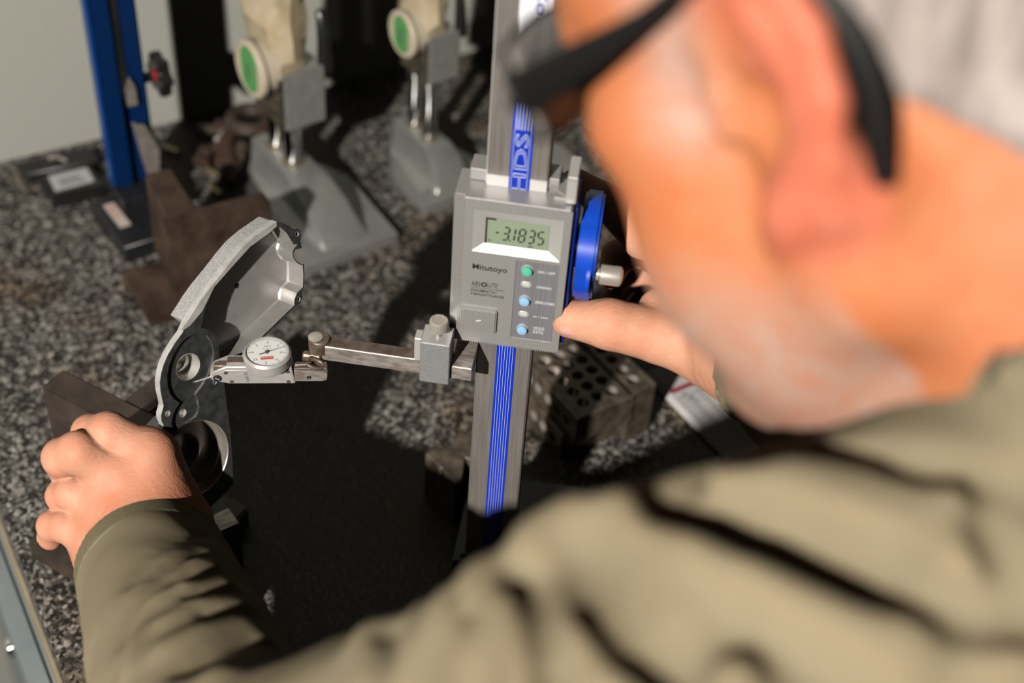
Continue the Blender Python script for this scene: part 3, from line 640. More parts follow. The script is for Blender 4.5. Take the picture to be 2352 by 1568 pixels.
# ------------------------------------------------------------------ double column dial gauges with covers
GY1 = math.radians(-52)
def double_gauge(label, loc, yaw, k, flen, colz, hz, htop, bag_label):
    t = thing('dial_height_gauge', label, 'height gauge', loc, yaw, group='double column dial gauges by the wall')
    pts = [(-38 * k, -9 * k), (-10 * k, -36 * k), (20 * k, -46 * k), (flen, -46 * k), (flen, 46 * k), (20 * k, 52 * k), (-6 * k, 40 * k), (-38 * k, 10 * k)]
    w = MB(); w.prism(pts, 0, 11); w.build('base_plate', 'cast_grey', t, bevel=1.2, seg=2)
    # saddle: straight behind, falling in a long convex curve to the front
    rings = []
    xs = [-34 * k, 0, 24 * k] + [24 * k + (flen - 10 - 24 * k) * f for f in (.15, .3, .45, .6, .72, .84, .93, 1.0)]
    for x in xs:
        f = max(0, (x - 24 * k) / (flen - 10 - 24 * k)); zt = 10 + (colz - 10) * (1 - f ** 2.1)
        hw = (17 + 6 * f) * k
        rings.append([(x, -hw - 4 * k, 9), (x, -hw, 9 + (zt - 9) * .35), (x, -hw + 1.5, zt - 1.0), (x, -hw + 4, zt), (x, hw - 4, zt), (x, hw - 1.5, zt - 1.0), (x, hw + 2 * k, 9 + (zt - 9) * .35), (x, hw + 9 * k, 9)])
    w = MB(); w.loft(rings); w.build('saddle', 'cast_grey', t, angle=50)
    # side buttress wedge
    w = MB(); w.frame((0, 0, 0)); w.loft([[(-30 * k, -17 * k, 9), (-30 * k, -17 * k, 14), (-30 * k, -24 * k, 9)], [(flen * .72, -21 * k, 9), (flen * .72, -21 * k, 17), (flen * .72, -42 * k, 9)]]); w.build('buttress', 'cast_grey', t)
    for x in (-15 * k, 15 * k):
        w = MB().cyl((x, 0, colz - 1), (x, 0, htop + 190), 8 * k, n=36); cpart = w.build('column', 'chrome', t)
        w = MB().frame((x, 0, colz - .4)); w.lathe([(10.5 * k, 0), (10.5 * k, 1.4), (8.1 * k, 2.2)], 36, cap=False); w.build('column_collar', 'brass', cpart)
    # head
    w = MB().box(2 * k, 31 * k, -13 * k, 26 * k, hz, htop); hd = w.build('head', 'head_silver', t, bevel=1.6, seg=2)
    w = MB().box(-24 * k, 3 * k, -15 * k, 14 * k, hz + 8, htop - 2); w.build('head_rear', 'mechanism', t, bevel=1.0)
    w = MB().box(-20 * k, 30 * k, -16 * k, -14.6 * k, hz + 3, htop - 4); w.build('counter_window', 'mechanism', hd)
    zc = (hz + htop) / 2 + 26 * k
    w = MB().frame((4 * k, -15 * k, zc), (1, 0, 0), (0, 0, 1), (0, -1, 0)); w.lathe([(23 * k, -4), (23 * k, 10 * k), (25.5 * k, 11 * k), (25.5 * k, 15 * k), (24 * k, 16.5 * k), (22.5 * k, 16.5 * k), (22.5 * k, 15.5 * k), (.01, 15.5 * k)], 48)
    db = w.build('dial_case', 'dial_cream', t)
    w = MB().frame((4 * k, -31.0 * k, zc), (1, 0, 0), (0, 0, 1), (0, -1, 0)); w.prism([(x * k, y * k) for x, y in rrect(-13, 13, -20, 20, 12, 8)], -.5, .6); w.build('green_sticker', 'sticker_green', db)
    w = MB().frame((-10 * k, -31.7 * k, zc - 4), (1, 0, 0), (0, 0, 1), (0, -1, 0)); w.frame((4 * k, -31.6 * k, zc)); w.box(-1.6, 1.6, -.15, .2, -9, 6); w.build('dial_mark', 'ink_grey', db)
    for dz in (12, -16):
        w = MB().cyl((8 * k, -17 * k, zc + dz), (16 * k, -17 * k, zc + dz), 1.7); w.build('index_pin', 'black_plastic', hd)
    w = MB().prism([(-30 * k, -20 * k), (-22 * k, -20 * k), (-22 * k, 6 * k), (-30 * k, 6 * k)], zc - 30 * k, zc - 8 * k); w.build('scriber_jaw', 'cast_grey', t, bevel=1)
    w = MB().tube([(16 * k + 9 * math.sin(a) * k, 26 * k + 3 * k, htop + 44 * k * math.cos(a)) for a in np.linspace(0.1, 1.75, 12)], [3.5 * k + 3.5 * k * i / 11 for i in range(12)], 10); w.build('hand_loop', 'black_plastic', t)
    w = MB().cyl((12 * k, 24 * k, hz - 9), (12 * k, 24 * k, hz + 2), 3.6 * k); w.build('foot_button', 'label_white', t)
    # crumpled plastic cover pulled over the top
    rings = []; rr = random.Random(int(loc[0]))
    for i in range(12):
        z = htop - 6 + i * 16; wob = [rr.uniform(-3, 3) for _ in range(14)]
        tp = 1.0 if i > 1 else .97
        sx = 29 * k * tp * (1 + .10 * math.sin(i * 1.7)); sy = 19 * k * tp * (1 + .08 * math.cos(i * 2.3))
        rings.append([((-2 * k + (sx + wob[j] * k) * math.copysign(abs(math.cos(a)) ** .6, math.cos(a))), (-2 * k + (sy + wob[j] * k) * math.copysign(abs(math.sin(a)) ** .6, math.sin(a))), z + wob[(j * 5) % 14]) for j, a in enumerate(np.linspace(0, 2 * math.pi, 15)[:-1])])
    c = MB(); c.loft(rings, cap0=False, cap1=True)
    bag = c.build('plastic_cover', 'bag_plastic', None, angle=20); bag.location = t.location; bag.rotation_euler = t.rotation_euler
    tag(bag, bag_label, 'cover', 'yellowed plastic covers')
    return t
double_gauge('silver double column dial height gauge, larger, nearer the rusty angle plate', (-213, 1034, 0), GY1, 1.0, 117, 42, 84, 138, 'yellowed plastic cover on the nearer double column gauge')
double_gauge('silver double column dial height gauge, smaller, further from the rusty angle plate', (-97, 1086, 0), GY1, .82, 66, 42, 104, 150, 'yellowed plastic cover on the further double column gauge')

# ------------------------------------------------------------------ blue stand
sb0 = at(285, 569, 17); sl0 = at(204, 462, 17); sr0 = at(370, 543, 17)
ys = math.atan2(sr0[1] - sb0[1], sr0[0] - sb0[0])
bs = thing('transfer_stand', 'blue column stand with black base and star knob by the wall', 'stand', (sb0[0], sb0[1], 0), ys)
SX = np.array([math.cos(ys), math.sin(ys), 0]); SY = np.array([-math.sin(ys), math.cos(ys), 0])
def sloc(p): d = np.asarray(p) - sb0; return (d @ SX, d @ SY)
dl = sloc(sl0); dr = sloc(sr0)
Lb = math.hypot(*dl)
w = MB(); w.prism([(0, 0), (62, 0), (62, Lb * .98), (dl[0], dl[1])], 0, 17); w.build('base', 'black_metal', bs, bevel=1)
pc = sloc(at(313, 411, 30)); 
w = MB().box(pc[0] - 22, pc[0] + 24, pc[1] - 26, pc[1] + 20, 16, 30); w.build('column_block', 'black_metal', bs, bevel=.8)
w = MB()
w.prism([(pc[0] - 18, pc[1] - 9), (pc[0] - 4, pc[1] - 9), (pc[0] - 4, pc[1] - 1), (pc[0] + 3, pc[1] - 1), (pc[0] + 3, pc[1] - 9), (pc[0] + 17, pc[1] - 9), (pc[0] + 17, pc[1] + 13), (pc[0] - 18, pc[1] + 13)], 30, 330)
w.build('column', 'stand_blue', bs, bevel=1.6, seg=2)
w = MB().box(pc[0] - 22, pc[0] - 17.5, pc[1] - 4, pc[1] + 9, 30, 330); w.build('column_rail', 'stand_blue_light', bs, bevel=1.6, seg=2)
w = MB().box(pc[0] - 3, pc[0] + 2, pc[1] - 8, pc[1] - 3, 118, 330); w.build('slot_rod', 'black_metal', bs)
w = MB(); w.frame((pc[0] + 2, pc[1] - 11, 0), (1, 0, 0), (0, 0, 1), (0, -1, 0)); w.prism([(-4, 128), (0, 138), (4, 128), (4, 112), (-4, 112)], 0, 3); w.build('pointer', 'worn_steel', bs)
w = MB(); w.frame((pc[0] + 4, pc[1] - 12, 0), (1, 0, 0), (0, 0, 1), (0, -1, 0)); w.prism([(-5, 96), (5, 92), (15, 66), (12, 30), (8, 22), (2, 40), (-2, 70)], 0, 4); w.build('guide_blade', 'worn_steel', bs, bevel=.4)
w = MB().box(pc[0] + 15, pc[0] + 20, pc[1] - 14, pc[1] + 4, 30, 74); w.build('side_block', 'black_metal', bs, bevel=.6)
w = MB().cyl((pc[0] + 16, pc[1], 126), (pc[0] + 27, pc[1], 126), 4.5); w.build('knob_shaft', 'black_metal', bs)
w = MB().cyl((pc[0] + 25.5, pc[1], 126), (pc[0] + 27.5, pc[1], 126), 5.4); kn0 = w.build('red_washer', 'red_plastic', bs)
w = MB().frame((pc[0] + 27.5, pc[1], 126), (0, 1, 0), (0, 0, 1), (1, 0, 0))
w.prism([((17 + 2.6 * math.cos(6 * a)) * math.cos(a), (17 + 2.6 * math.cos(6 * a)) * math.sin(a)) for a in np.linspace(0, 2 * math.pi, 61)[:-1]], 0, 10); kn = w.build('star_knob', 'black_plastic', bs, bevel=1.6, seg=2)
w = MB().box(10, 21, 34, 64, 16.9, 17.4)
t0 = [sloc(at(x, y, 17.3)) for x, y in ((237, 472), (261, 465), (301, 515), (276, 523))]
w = MB(); w.prism(t0, 17, 17.5); tg = w.build('number_tag', 'tag_pink', bs)
a_, b_ = np.array(t0[0]), np.array(t0[3]); dx = (b_ - a_) / np.linalg.norm(b_ - a_)
lettering('MD 54', 'ink_red', tg, (*(a_ + dx * 4 + np.array([-dx[1], dx[0]]) * 2.2), 17.5), (dx[0], dx[1], 0), (-dx[1], dx[0], 0), 17, 4.5)
w = MB().frame((pc[0] + 25, pc[1] - 30, 22)); w.lathe([(.01, -5), (4, -4), (5.5, 0), (4, 4), (.01, 5)], 16); w.build('clamp_ball', 'nickel', bs)

# ------------------------------------------------------------------ small black instrument with a label
bi0 = at(160, 415, 14); byaw = math.atan2(*( (at(215, 385, 14) - at(110, 405, 14))[[1, 0]]))
bi = thing('battery_unit', 'small black instrument with a white label beside the blue stand', 'instrument', (bi0[0], bi0[1], 0), byaw)
def bl(x, y, z): p = at(x, y, z) - bi0; c, s_ = math.cos(-byaw), math.sin(-byaw); return (p[0] * c - p[1] * s_, p[0] * s_ + p[1] * c)
w = MB(); w.prism([bl(88, 405, 14), bl(206, 375, 14), bl(246, 425, 14), bl(122, 452, 14)], 0, 14); w.build('case', 'black_plastic', bi, bevel=2, seg=2)
w = MB(); w.prism([bl(40, 372, 12), bl(206, 335, 12), bl(224, 368, 12), bl(60, 400, 12)], 0, 12); w.build('clamp_bar', 'black_metal', bi, bevel=1)
w = MB(); w.prism([bl(110, 405, 14), bl(199, 385, 14), bl(217, 416, 14), bl(127, 440, 14)], 13.9, 14.4); lb = w.build('paper_label', 'tag_white', bi)
p0_, p1_ = np.array(bl(127, 440, 14)), np.array(bl(217, 416, 14)); dx = (p1_ - p0_) / np.linalg.norm(p1_ - p0_); dy = np.array([-dx[1], dx[0]])
for i, f in enumerate((.22, .42, .62)):
    q = p0_ + dx * 7 + dy * (f * 22); w = MB().frame((q[0], q[1], 14.4), (dx[0], dx[1], 0), (dy[0], dy[1], 0)); w.box(0, 22 - i * 2, 0, 1.6, 0, .1); w.build('print_line', 'ink_grey', lb)
w = MB(); q = bl(130, 362, 14); w.tube([(q[0] - 6, q[1] + 3, 13), (q[0], q[1], 15), (q[0] + 8, q[1] - 8, 13.5)], 2.0); w.build('wing_screw', 'worn_steel', bi)

# ------------------------------------------------------------------ rusty clamp heap and pins
rc0 = at(540, 345, 0)
rc = thing('rusty_clamp', 'rusty old toolmaker clamp behind the brown angle plate', 'clamp', rc0, 0)
def rl(x, y, z): p = at(x, y, z) - rc0; return (p[0], p[1], z)
w = MB().tube([rl(575 + 44 * math.cos(a), 275 + 24 * math.sin(a), 34) for a in np.linspace(0, 2 * math.pi, 22)], 6.5, 10); w.build('ring_jaw', 'rust_dark', rc)
w = MB().tube([rl(540, 290, 30), rl(520, 330, 24), rl(528, 380, 18), rl(518, 415, 9)], [7, 8, 8, 7], 10); w.build('bent_arm', 'rust_orange', rc)
w = MB().tube([rl(530, 330, 20), rl(470, 350, 14), rl(462, 372, 12)], [6, 6, 8], 10); w.build('screw_rod', 'rust_orange', rc)
w = MB().tube([rl(560, 330, 24), rl(545, 370, 14), rl(530, 400, 7)], 6.5, 10); w.build('screw_rod', 'rust_dark', rc)
w = MB().tube([rl(462, 292, 16), rl(500, 300, 22), rl(545, 290, 30)], 4.5, 8); w.build('handle', 'rust_dark', rc)
for i, (x, y, z) in enumerate(((473, 348, 17), (510, 368, 16), (508, 288, 26), (602, 300, 34))):
    w = MB().frame(rl(x, y, z)); w.lathe([(.01, -6), (6, -4), (7.5, 0), (6, 4), (.01, 6)], 12); w.build('nut', 'rust_orange', rc)
for k, (x0, y0, x1, y1, lab) in enumerate(((497, 322, 514, 302, 'short bright steel pin lying on the rusty clamp'), (472, 385, 514, 410, 'dull brass pin lying below the rusty clamp'),
                                            (376, 336, 410, 349, 'short dull pin on the granite behind the brown angle plate'), (484, 424, 506, 446, 'pale dowel pin tucked behind the brown angle plate'))):
    z = 24 if k == 0 else 3.2
    a_, b_ = at(x0, y0, z), at(x1, y1, z); o_ = (a_ + b_) / 2
    w = MB().cyl(a_ - o_, b_ - o_, 2.6, n=14); p = w.build('dowel_pin', 'nickel' if k == 0 else 'brass', None, bevel=.4); p.location = o_ * S
    tag(p, lab, 'pin', 'loose pins')

# ------------------------------------------------------------------ papers, card, pen
def flat(name, pts, z0, z1, m, lab, cat):
    c = sum(at(x, y, z0) for x, y in pts) / len(pts)
    w = MB(); w.prism([tuple((at(x, y, z0) - c)[:2]) for x, y in pts], 0, z1 - z0); o_ = w.build(name, m, None); o_.location = (c[0] * S, c[1] * S, z0 * S)
    return tag(o_, lab, cat), c
A4 = [at(1512, 900, 1), at(1668, 1062, 1)]
ed = A4[1] - A4[0]; ed /= np.linalg.norm(ed); er = np.array([-ed[1], ed[0], 0])
po = A4[0]
pf = thing('chart_sheet', 'white printed chart sheet with a dark red header bar', 'paper', (po[0], po[1], 0), math.atan2(er[1], er[0]))
def pp(x, y): p = at(x, y, 1) - po; return (p @ er, p @ -ed)          # local: x = across, y = up the page
w = MB()
NU, NV = 12, 10
gx = [150 * i / NU for i in range(NU + 1)]; gy = [14 - 110 * j / NV for j in range(NV + 1)]
vs = [(x, y, .35 + .5 * (1 + math.sin(x * .06 + y * .05)) + (1.6 * max(0, 1 - x / 12) ** 2)) for y in gy for x in gx]
w.add(vs, [(j * (NU + 1) + i, (j + 1) * (NU + 1) + i, (j + 1) * (NU + 1) + i + 1, j * (NU + 1) + i + 1) for j in range(NV) for i in range(NU)])
sheet = w.build('sheet', 'paper_white', pf); md = sheet.modifiers.new('t', 'SOLIDIFY'); md.thickness = .0002
t_a = pp(1535, 893); 
z_ = 1.75
bar0 = pp(1536, 898); bar1 = pp(1546, 907)
X0 = bar0[0]; top = bar0[1]
def rect(x0, x1, y0, y1, m, nm): MB().box(x0, x1, y0, y1, z_ - .25, z_).build(nm, m, pf)
rect(X0, X0 + 100, top - 4.2, top, 'maroon', 'header_bar')
row0 = top - 4.2; rows = [row0 - 8 - 4.9 * i for i in range(14)]
for y in rows: rect(X0, X0 + 100, y - .22, y + .12, 'paper_line', 'rule')
rect(X0, X0 + 100, rows[0] + 1.2, rows[0] + 1.5, 'paper_line', 'rule')
for x in (X0, X0 + 21, X0 + 44): rect(x - .15, x + .15, rows[-1], row0, 'paper_line', 'rule')
txt = ['1000', '1.20', '1.3', '2.1', '3.2', '4.0', '5.4', '6.2', '6.5']
lettering('No.', 'ink_black', pf, (X0 + 7, row0 - 5.6, z_ - .05), (1, 0, 0), (0, 1, 0), 4, 2.3)
lettering('No.', 'ink_black', pf, (X0 + 29, row0 - 5.6, z_ - .05), (1, 0, 0), (0, 1, 0), 4, 2.3)
for i, t in enumerate(txt):
    lettering(t, 'ink_black', pf, (X0 + 8, rows[i] - 3.9, z_ - .05), (1, 0, 0), (0, 1, 0), 1.3 * len(t), 2.3)
    lettering(str(i + 1), 'ink_black', pf, (X0 + 30, rows[i] - 3.9, z_ - .05), (1, 0, 0), (0, 1, 0), 1.6, 2.3)
gc, cc_ = flat('grey_card', [(1474, 862), (1530, 836), (1640, 860), (1560, 900), (1512, 905)], 0, .9, 'tag_white', 'pale card with a black printed strip beside the drilled blocks', 'card')
b4 = [tuple((at(x, y, .9) - cc_)[:2]) for x, y in ((1503, 877), (1560, 852), (1568, 862), (1514, 884))]
w = MB(); w.prism(b4, .85, 1.15); w.build('printed_strip', 'ink_black', gc)
p0_, p1_ = np.array(b4[3]), np.array(b4[2]); dx = (p1_ - p0_) / np.linalg.norm(p1_ - p0_)
lettering('RANGE', 'print_white', gc, (*(p0_ + dx * 3 + np.array([-dx[1], dx[0]]) * .8), 1.15), (dx[0], dx[1], 0), (-dx[1], dx[0], 0), 12, 2.2)
fc, _c = flat('flat_plate', [(1262, 330), (1285, 338), (1350, 392), (1290, 402), (1236, 400)], 0, 4, 'cast_grey', 'flat grey plate on the granite behind the display head', 'plate')
pa, pb = at(1746, 986, 24), at(1800, 1008, 30)
pn = thing('scribing_pen', 'bright pointed metal pen above the chart sheet by the far cuff', 'pen', (pa + pb) / 2, 0)
m_ = (pa + pb) / 2; d_ = (pb - pa) / np.linalg.norm(pb - pa)
w = MB(); w.cyl(pa - m_, pa - m_ + d_ * 10, 1.9, n=16); w.build('barrel', 'chrome', pn)
w = MB(); w.cyl(pa - m_ + d_ * 10, pb - m_, 1.9, .25, n=16); w.build('point', 'chrome', pn)

# ------------------------------------------------------------------ the person: signed distance fields meshed with surface nets
def smin(a, b, k):
    h = np.clip(0.5 + 0.5 * (b - a) / k, 0, 1); return b * (1 - h) + a * h - k * h * (1 - h)
def smax(a, b, k): return -smin(-a, -b, k)
def capsule(P, a, b, r0, r1=None):
    r1 = r0 if r1 is None else r1
    a = np.asarray(a, np.float32); b = np.asarray(b, np.float32); ba = b - a; pa = P - a
    h = np.clip((pa @ ba) / (ba @ ba), 0, 1); return np.linalg.norm(pa - h[:, None] * ba, axis=1) - (r0 + (r1 - r0) * h)
def chain(P, pts, rs, k=4.0):
    d = None
    for i in range(len(pts) - 1):
        c = capsule(P, pts[i], pts[i + 1], rs[i], rs[i + 1]); d = c if d is None else smin(d, c, k)
    return d
def ellipsoid(P, c, r, A=None):
    q = P - np.asarray(c, np.float32)
    if A is not None: q = q @ np.asarray(A, np.float32).T
    r = np.asarray(r, np.float32); k0 = np.linalg.norm(q / r, axis=1); k1 = np.linalg.norm(q / (r * r), axis=1) + 1e-9
    return k0 * (k0 - 1) / k1
def polydist(P, pts):
    d = np.full(len(P), 1e9, np.float32)
    for i in range(len(pts) - 1):
        a, b = np.asarray(pts[i], np.float32), np.asarray(pts[i + 1], np.float32); ba = b - a; pa = P - a
        h = np.clip((pa @ ba) / (ba @ ba + 1e-9), 0, 1); d = np.minimum(d, np.linalg.norm(pa - h[:, None] * ba, axis=1))
    return d
def trace(f, x, y, t0, t1):                             # where the ray of a pixel meets a field
    d = ray(x, y); L = np.linalg.norm(d); t = t0
    for _ in range(90):
        p = CP + d * t; v = float(f(p[None].astype(np.float32))[0])
        if v < 0.15: return p
        t += max(v * 0.8, .1) / L
        if t > t1: break
    return None
def nets(f, lo, hi, h):
    lo = np.asarray(lo, float); n = np.ceil((np.asarray(hi) - lo) / h).astype(int) + 1
    ax = [lo[i] + h * np.arange(n[i]) for i in range(3)]
    # coarse pass, then fill only near the surface
    c = 4; nc = (n + c - 1) // c + 1
    axc = [lo[i] + h * c * np.arange(nc[i]) for i in range(3)]
    Pc = np.stack(np.meshgrid(*axc, indexing='ij'), -1).reshape(-1, 3).astype(np.float32)
    dc = f(Pc).reshape(nc)
    D = np.repeat(np.repeat(np.repeat(dc, c, 0), c, 1), c, 2)[:n[0], :n[1], :n[2]].copy()
    near = np.abs(dc) < h * c * 2.6 + 6
    m = np.repeat(np.repeat(np.repeat(near, c, 0), c, 1), c, 2)
    # a fine sample lies in a coarse cell [i, i+1): use the nearest of both sides
    m2 = np.zeros(n, bool); mm = m[:n[0], :n[1], :n[2]]; m2 |= mm
    for a in range(3): m2 |= np.roll(mm, -c // 2, a)
    idx = np.argwhere(m2); P = (lo + idx * h).astype(np.float32)
    for s in range(0, len(P), 400000): D[tuple(idx[s:s + 400000].T)] = f(P[s:s + 400000])
    ins = D < 0
    cell = np.zeros(n - 1, np.int8)
    for dx in (0, 1):
        for dy in (0, 1):
            for dz in (0, 1): cell += ins[dx:n[0] - 1 + dx, dy:n[1] - 1 + dy, dz:n[2] - 1 + dz]
    act = (cell > 0) & (cell < 8); ci = np.argwhere(act); vid = np.full(n - 1, -1, int); vid[act] = np.arange(len(ci))
    acc = np.zeros((len(ci), 3)); cnt = np.zeros(len(ci))
    corners = [(a, b, e) for a in (0, 1) for b in (0, 1) for e in (0, 1)]
    for c0 in corners:
        for a in range(3):
            if c0[a]: continue
            c1 = list(c0); c1[a] = 1
            v0 = D[ci[:, 0] + c0[0], ci[:, 1] + c0[1], ci[:, 2] + c0[2]]; v1 = D[ci[:, 0] + c1[0], ci[:, 1] + c1[1], ci[:, 2] + c1[2]]
            cr = (v0 < 0) != (v1 < 0); t = np.where(cr, v0 / np.where(v0 - v1 == 0, 1, v0 - v1), 0)
            p = np.tile(np.array(c0, float), (len(ci), 1)); p[:, a] = t
            acc[cr] += p[cr]; cnt[cr] += 1
    V = lo + (ci + acc / np.maximum(cnt, 1)[:, None]) * h
    F = []
    for a in range(3):
        b, c_ = (a + 1) % 3, (a + 2) % 3
        sl0 = [slice(None)] * 3; sl1 = [slice(None)] * 3; sl0[a] = slice(0, n[a] - 1); sl1[a] = slice(1, n[a])
        e = ins[tuple(sl0)] != ins[tuple(sl1)]; E_ = np.argwhere(e)
        ok = (E_[:, b] > 0) & (E_[:, c_] > 0) & (E_[:, b] < n[b] - 1) & (E_[:, c_] < n[c_] - 1); E_ = E_[ok]
        fl = ins[tuple(sl0)][tuple(E_.T)]
        q = []
        for db, dc_ in ((1, 1), (0, 1), (0, 0), (1, 0)):
            k = E_.copy(); k[:, b] -= db; k[:, c_] -= dc_; q.append(vid[tuple(k.T)])
        q = np.stack(q, 1); q[~fl] = q[~fl][:, ::-1]; F.append(q)
    F = np.concatenate(F); F = F[(F >= 0).all(1)]
    return V, F
def field_mesh(name, parts, smooth_it=1):
    """parts: list of (V, F); joined into one mesh"""
    vs, fs, b = [], [], 0
    for V, F in parts:
        for _ in range(smooth_it):                      # a light Laplacian to take the voxel steps out
            nb = np.zeros_like(V); ct = np.zeros(len(V))
            for i in range(4):
                j = (i + 1) % 4; np.add.at(nb, F[:, i], V[F[:, j]]); np.add.at(ct, F[:, i], 1); np.add.at(nb, F[:, j], V[F[:, i]]); np.add.at(ct, F[:, j], 1)
            V = V * .5 + .5 * nb / np.maximum(ct, 1)[:, None]
        vs.append(V); fs.append(F + b); b += len(V)
    V = np.concatenate(vs); F = np.concatenate(fs); me = bpy.data.meshes.new(name)
    me.vertices.add(len(V)); me.vertices.foreach_set('co', (V * S).ravel())
    me.loops.add(F.size); me.loops.foreach_set('vertex_index', F.ravel().astype(np.int32))
    me.polygons.add(len(F)); me.polygons.foreach_set('loop_start', np.arange(0, F.size, 4, dtype=np.int32))
    me.polygons.foreach_set('use_smooth', [True] * len(F)); me.update(calc_edges=True); me.validate()
    return me, V
def vcol(me, rgb):
    at_ = me.color_attributes.new('tint', 'FLOAT_COLOR', 'POINT'); c = np.ones((len(me.vertices), 4), np.float32); c[:, :3] = rgb; at_.data.foreach_set('color', c.ravel())

# joints (pixel, pixel, depth from the camera)
SHO = dep(1600, 1700, 440); ELB = dep(560, 1890, 570); WRI = dep(345, 1290, 800)
Fc = np.array([-.72, -.06, -.69]); Uc = np.array([-.36, .86, .30])
def c2w(v): return CR[0] * v[0] + CR[1] * v[1] - CR[2] * v[2]
HF = c2w(Fc); HF /= np.linalg.norm(HF); HU = c2w(Uc); HU -= HF * (HU @ HF); HU /= np.linalg.norm(HU); HL = np.cross(HU, HF)
EARP = dep(1778, 235, 380)                              # left ear canal
HC = EARP - HL * 74
def hp(f, l, u): return HC + HF * f + HL * l + HU * u
NECKB = SHO + np.array([160, 50, 108.0])
SHO_R = SHO + np.array([318, 96, 30.0])

def hcoord(P): q = P - HC.astype(np.float32); return q @ HF.astype(np.float32), q @ HL.astype(np.float32), q @ HU.astype(np.float32)
HB = np.stack([HF, HL, HU])
def head_field(P, ear=True):
    f, l, u = hcoord(P); f = np.where(f > 15, 15 + (f - 15) * 1.10, f); Q = np.stack([f, l, u], 1)
    d = ellipsoid(Q, (-8, 0, 50), (99, 77, 80))
    d = smin(d, ellipsoid(Q, (42, 0, -12), (52, 62, 84)), 22)
    d = smin(d, ellipsoid(Q, (40, 0, 42), (60, 69, 55)), 20)
    for s in (1, -1):
        d = smin(d, capsule(Q, (0, 56 * s, -58), (74, 20 * s, -108), 23, 19), 18)
        d = smin(d, ellipsoid(Q, (58, 48 * s, -4), (30, 22, 20)), 14)
        d = smin(d, capsule(Q, (80, 42 * s, 26), (90, 8 * s, 30), 10), 10)
        d = smin(d, ellipsoid(Q, (46, 46 * s, -50), (42, 27, 46)), 18)
    d = smin(d, capsule(Q, (86, 0, 18), (108, 0, -20), 8, 12), 9)
    d = smin(d, ellipsoid(Q, (82, 0, -52), (16, 26, 12)), 8)
    d = smin(d, ellipsoid(Q, (78, 0, -110), (18, 24, 16)), 12)
    d = smax(d, -capsule(Q, (97, -20, -58), (97, 20, -58), 2.2), 5)
    d = smax(d, -ellipsoid(Q, (98, 34, 10), (14, 17, 11)), 8); d = smax(d, -ellipsoid(Q, (98, -34, 10), (14, 17, 11)), 8)
    if ear:
        e = None
        for s in (1, -1):
            def ep(ff, uu, out=0): ff = ff + 7 - .16 * uu; return (ff, s * (71 + 0.48 * (12 - ff) + out), uu)
            hx = [ep(10, 2), ep(13, 18), ep(8, 32), ep(-6, 39), ep(-20, 35), ep(-30, 20), ep(-32, 2), ep(-27, -14), ep(-17, -26), ep(-6, -33)]
            e = chain(Q, hx, [4.5, 5, 5, 5, 5, 5, 5, 5, 5.2, 6.5], 2)
            ax = np.array([1, -.48 * s, 0]) / math.hypot(1, .48); A = np.stack([ax, np.array([.48 * s, 1, 0]) / math.hypot(1, .48), np.array([0, 0, 1])])
            e = smin(e, ellipsoid(Q, ep(-10, 2, -4), (24, 5.5, 36), A), 4)
            e = smin(e, chain(Q, [ep(-8, 26, 1), ep(-20, 14, 1), ep(-22, -4, 1), ep(-12, -20, 1)], [4, 4, 4, 4], 2), 4)
            e = smin(e, capsule(Q, ep(-8, -30), ep(-2, -38, 0), 8, 7), 5)
            e = smin(e, capsule(Q, ep(12, -6, 2), ep(14, 4, 2), 5), 4)
            e = smax(e, -ellipsoid(Q, ep(-3, -4, 4), (11, 9, 14)), 4)
            d = smin(d, e, 6)
    return d
def neck_field(P):
    d = capsule(P, hp(-28, 0, -20), NECKB * .8 + hp(-28, 0, -20) * .2, 60, 62); return smin(d, capsule(P, NECKB * .8 + hp(-28, 0, -20) * .2, NECKB - np.array([0, 0, 30]), 62, 72), 20)
def skin_head(P): return smin(head_field(P), neck_field(P), 26)
def stern(P):                                           # throat and neck tendon
    return smin(skin_head(P), smin(capsule(P, hp(-12, 60, -30), NECKB + np.array([-70, 30, -10]), 13, 11), capsule(P, hp(30, 10, -95), NECKB + np.array([-50, 40, -10.0]), 42, 46), 20), 26)

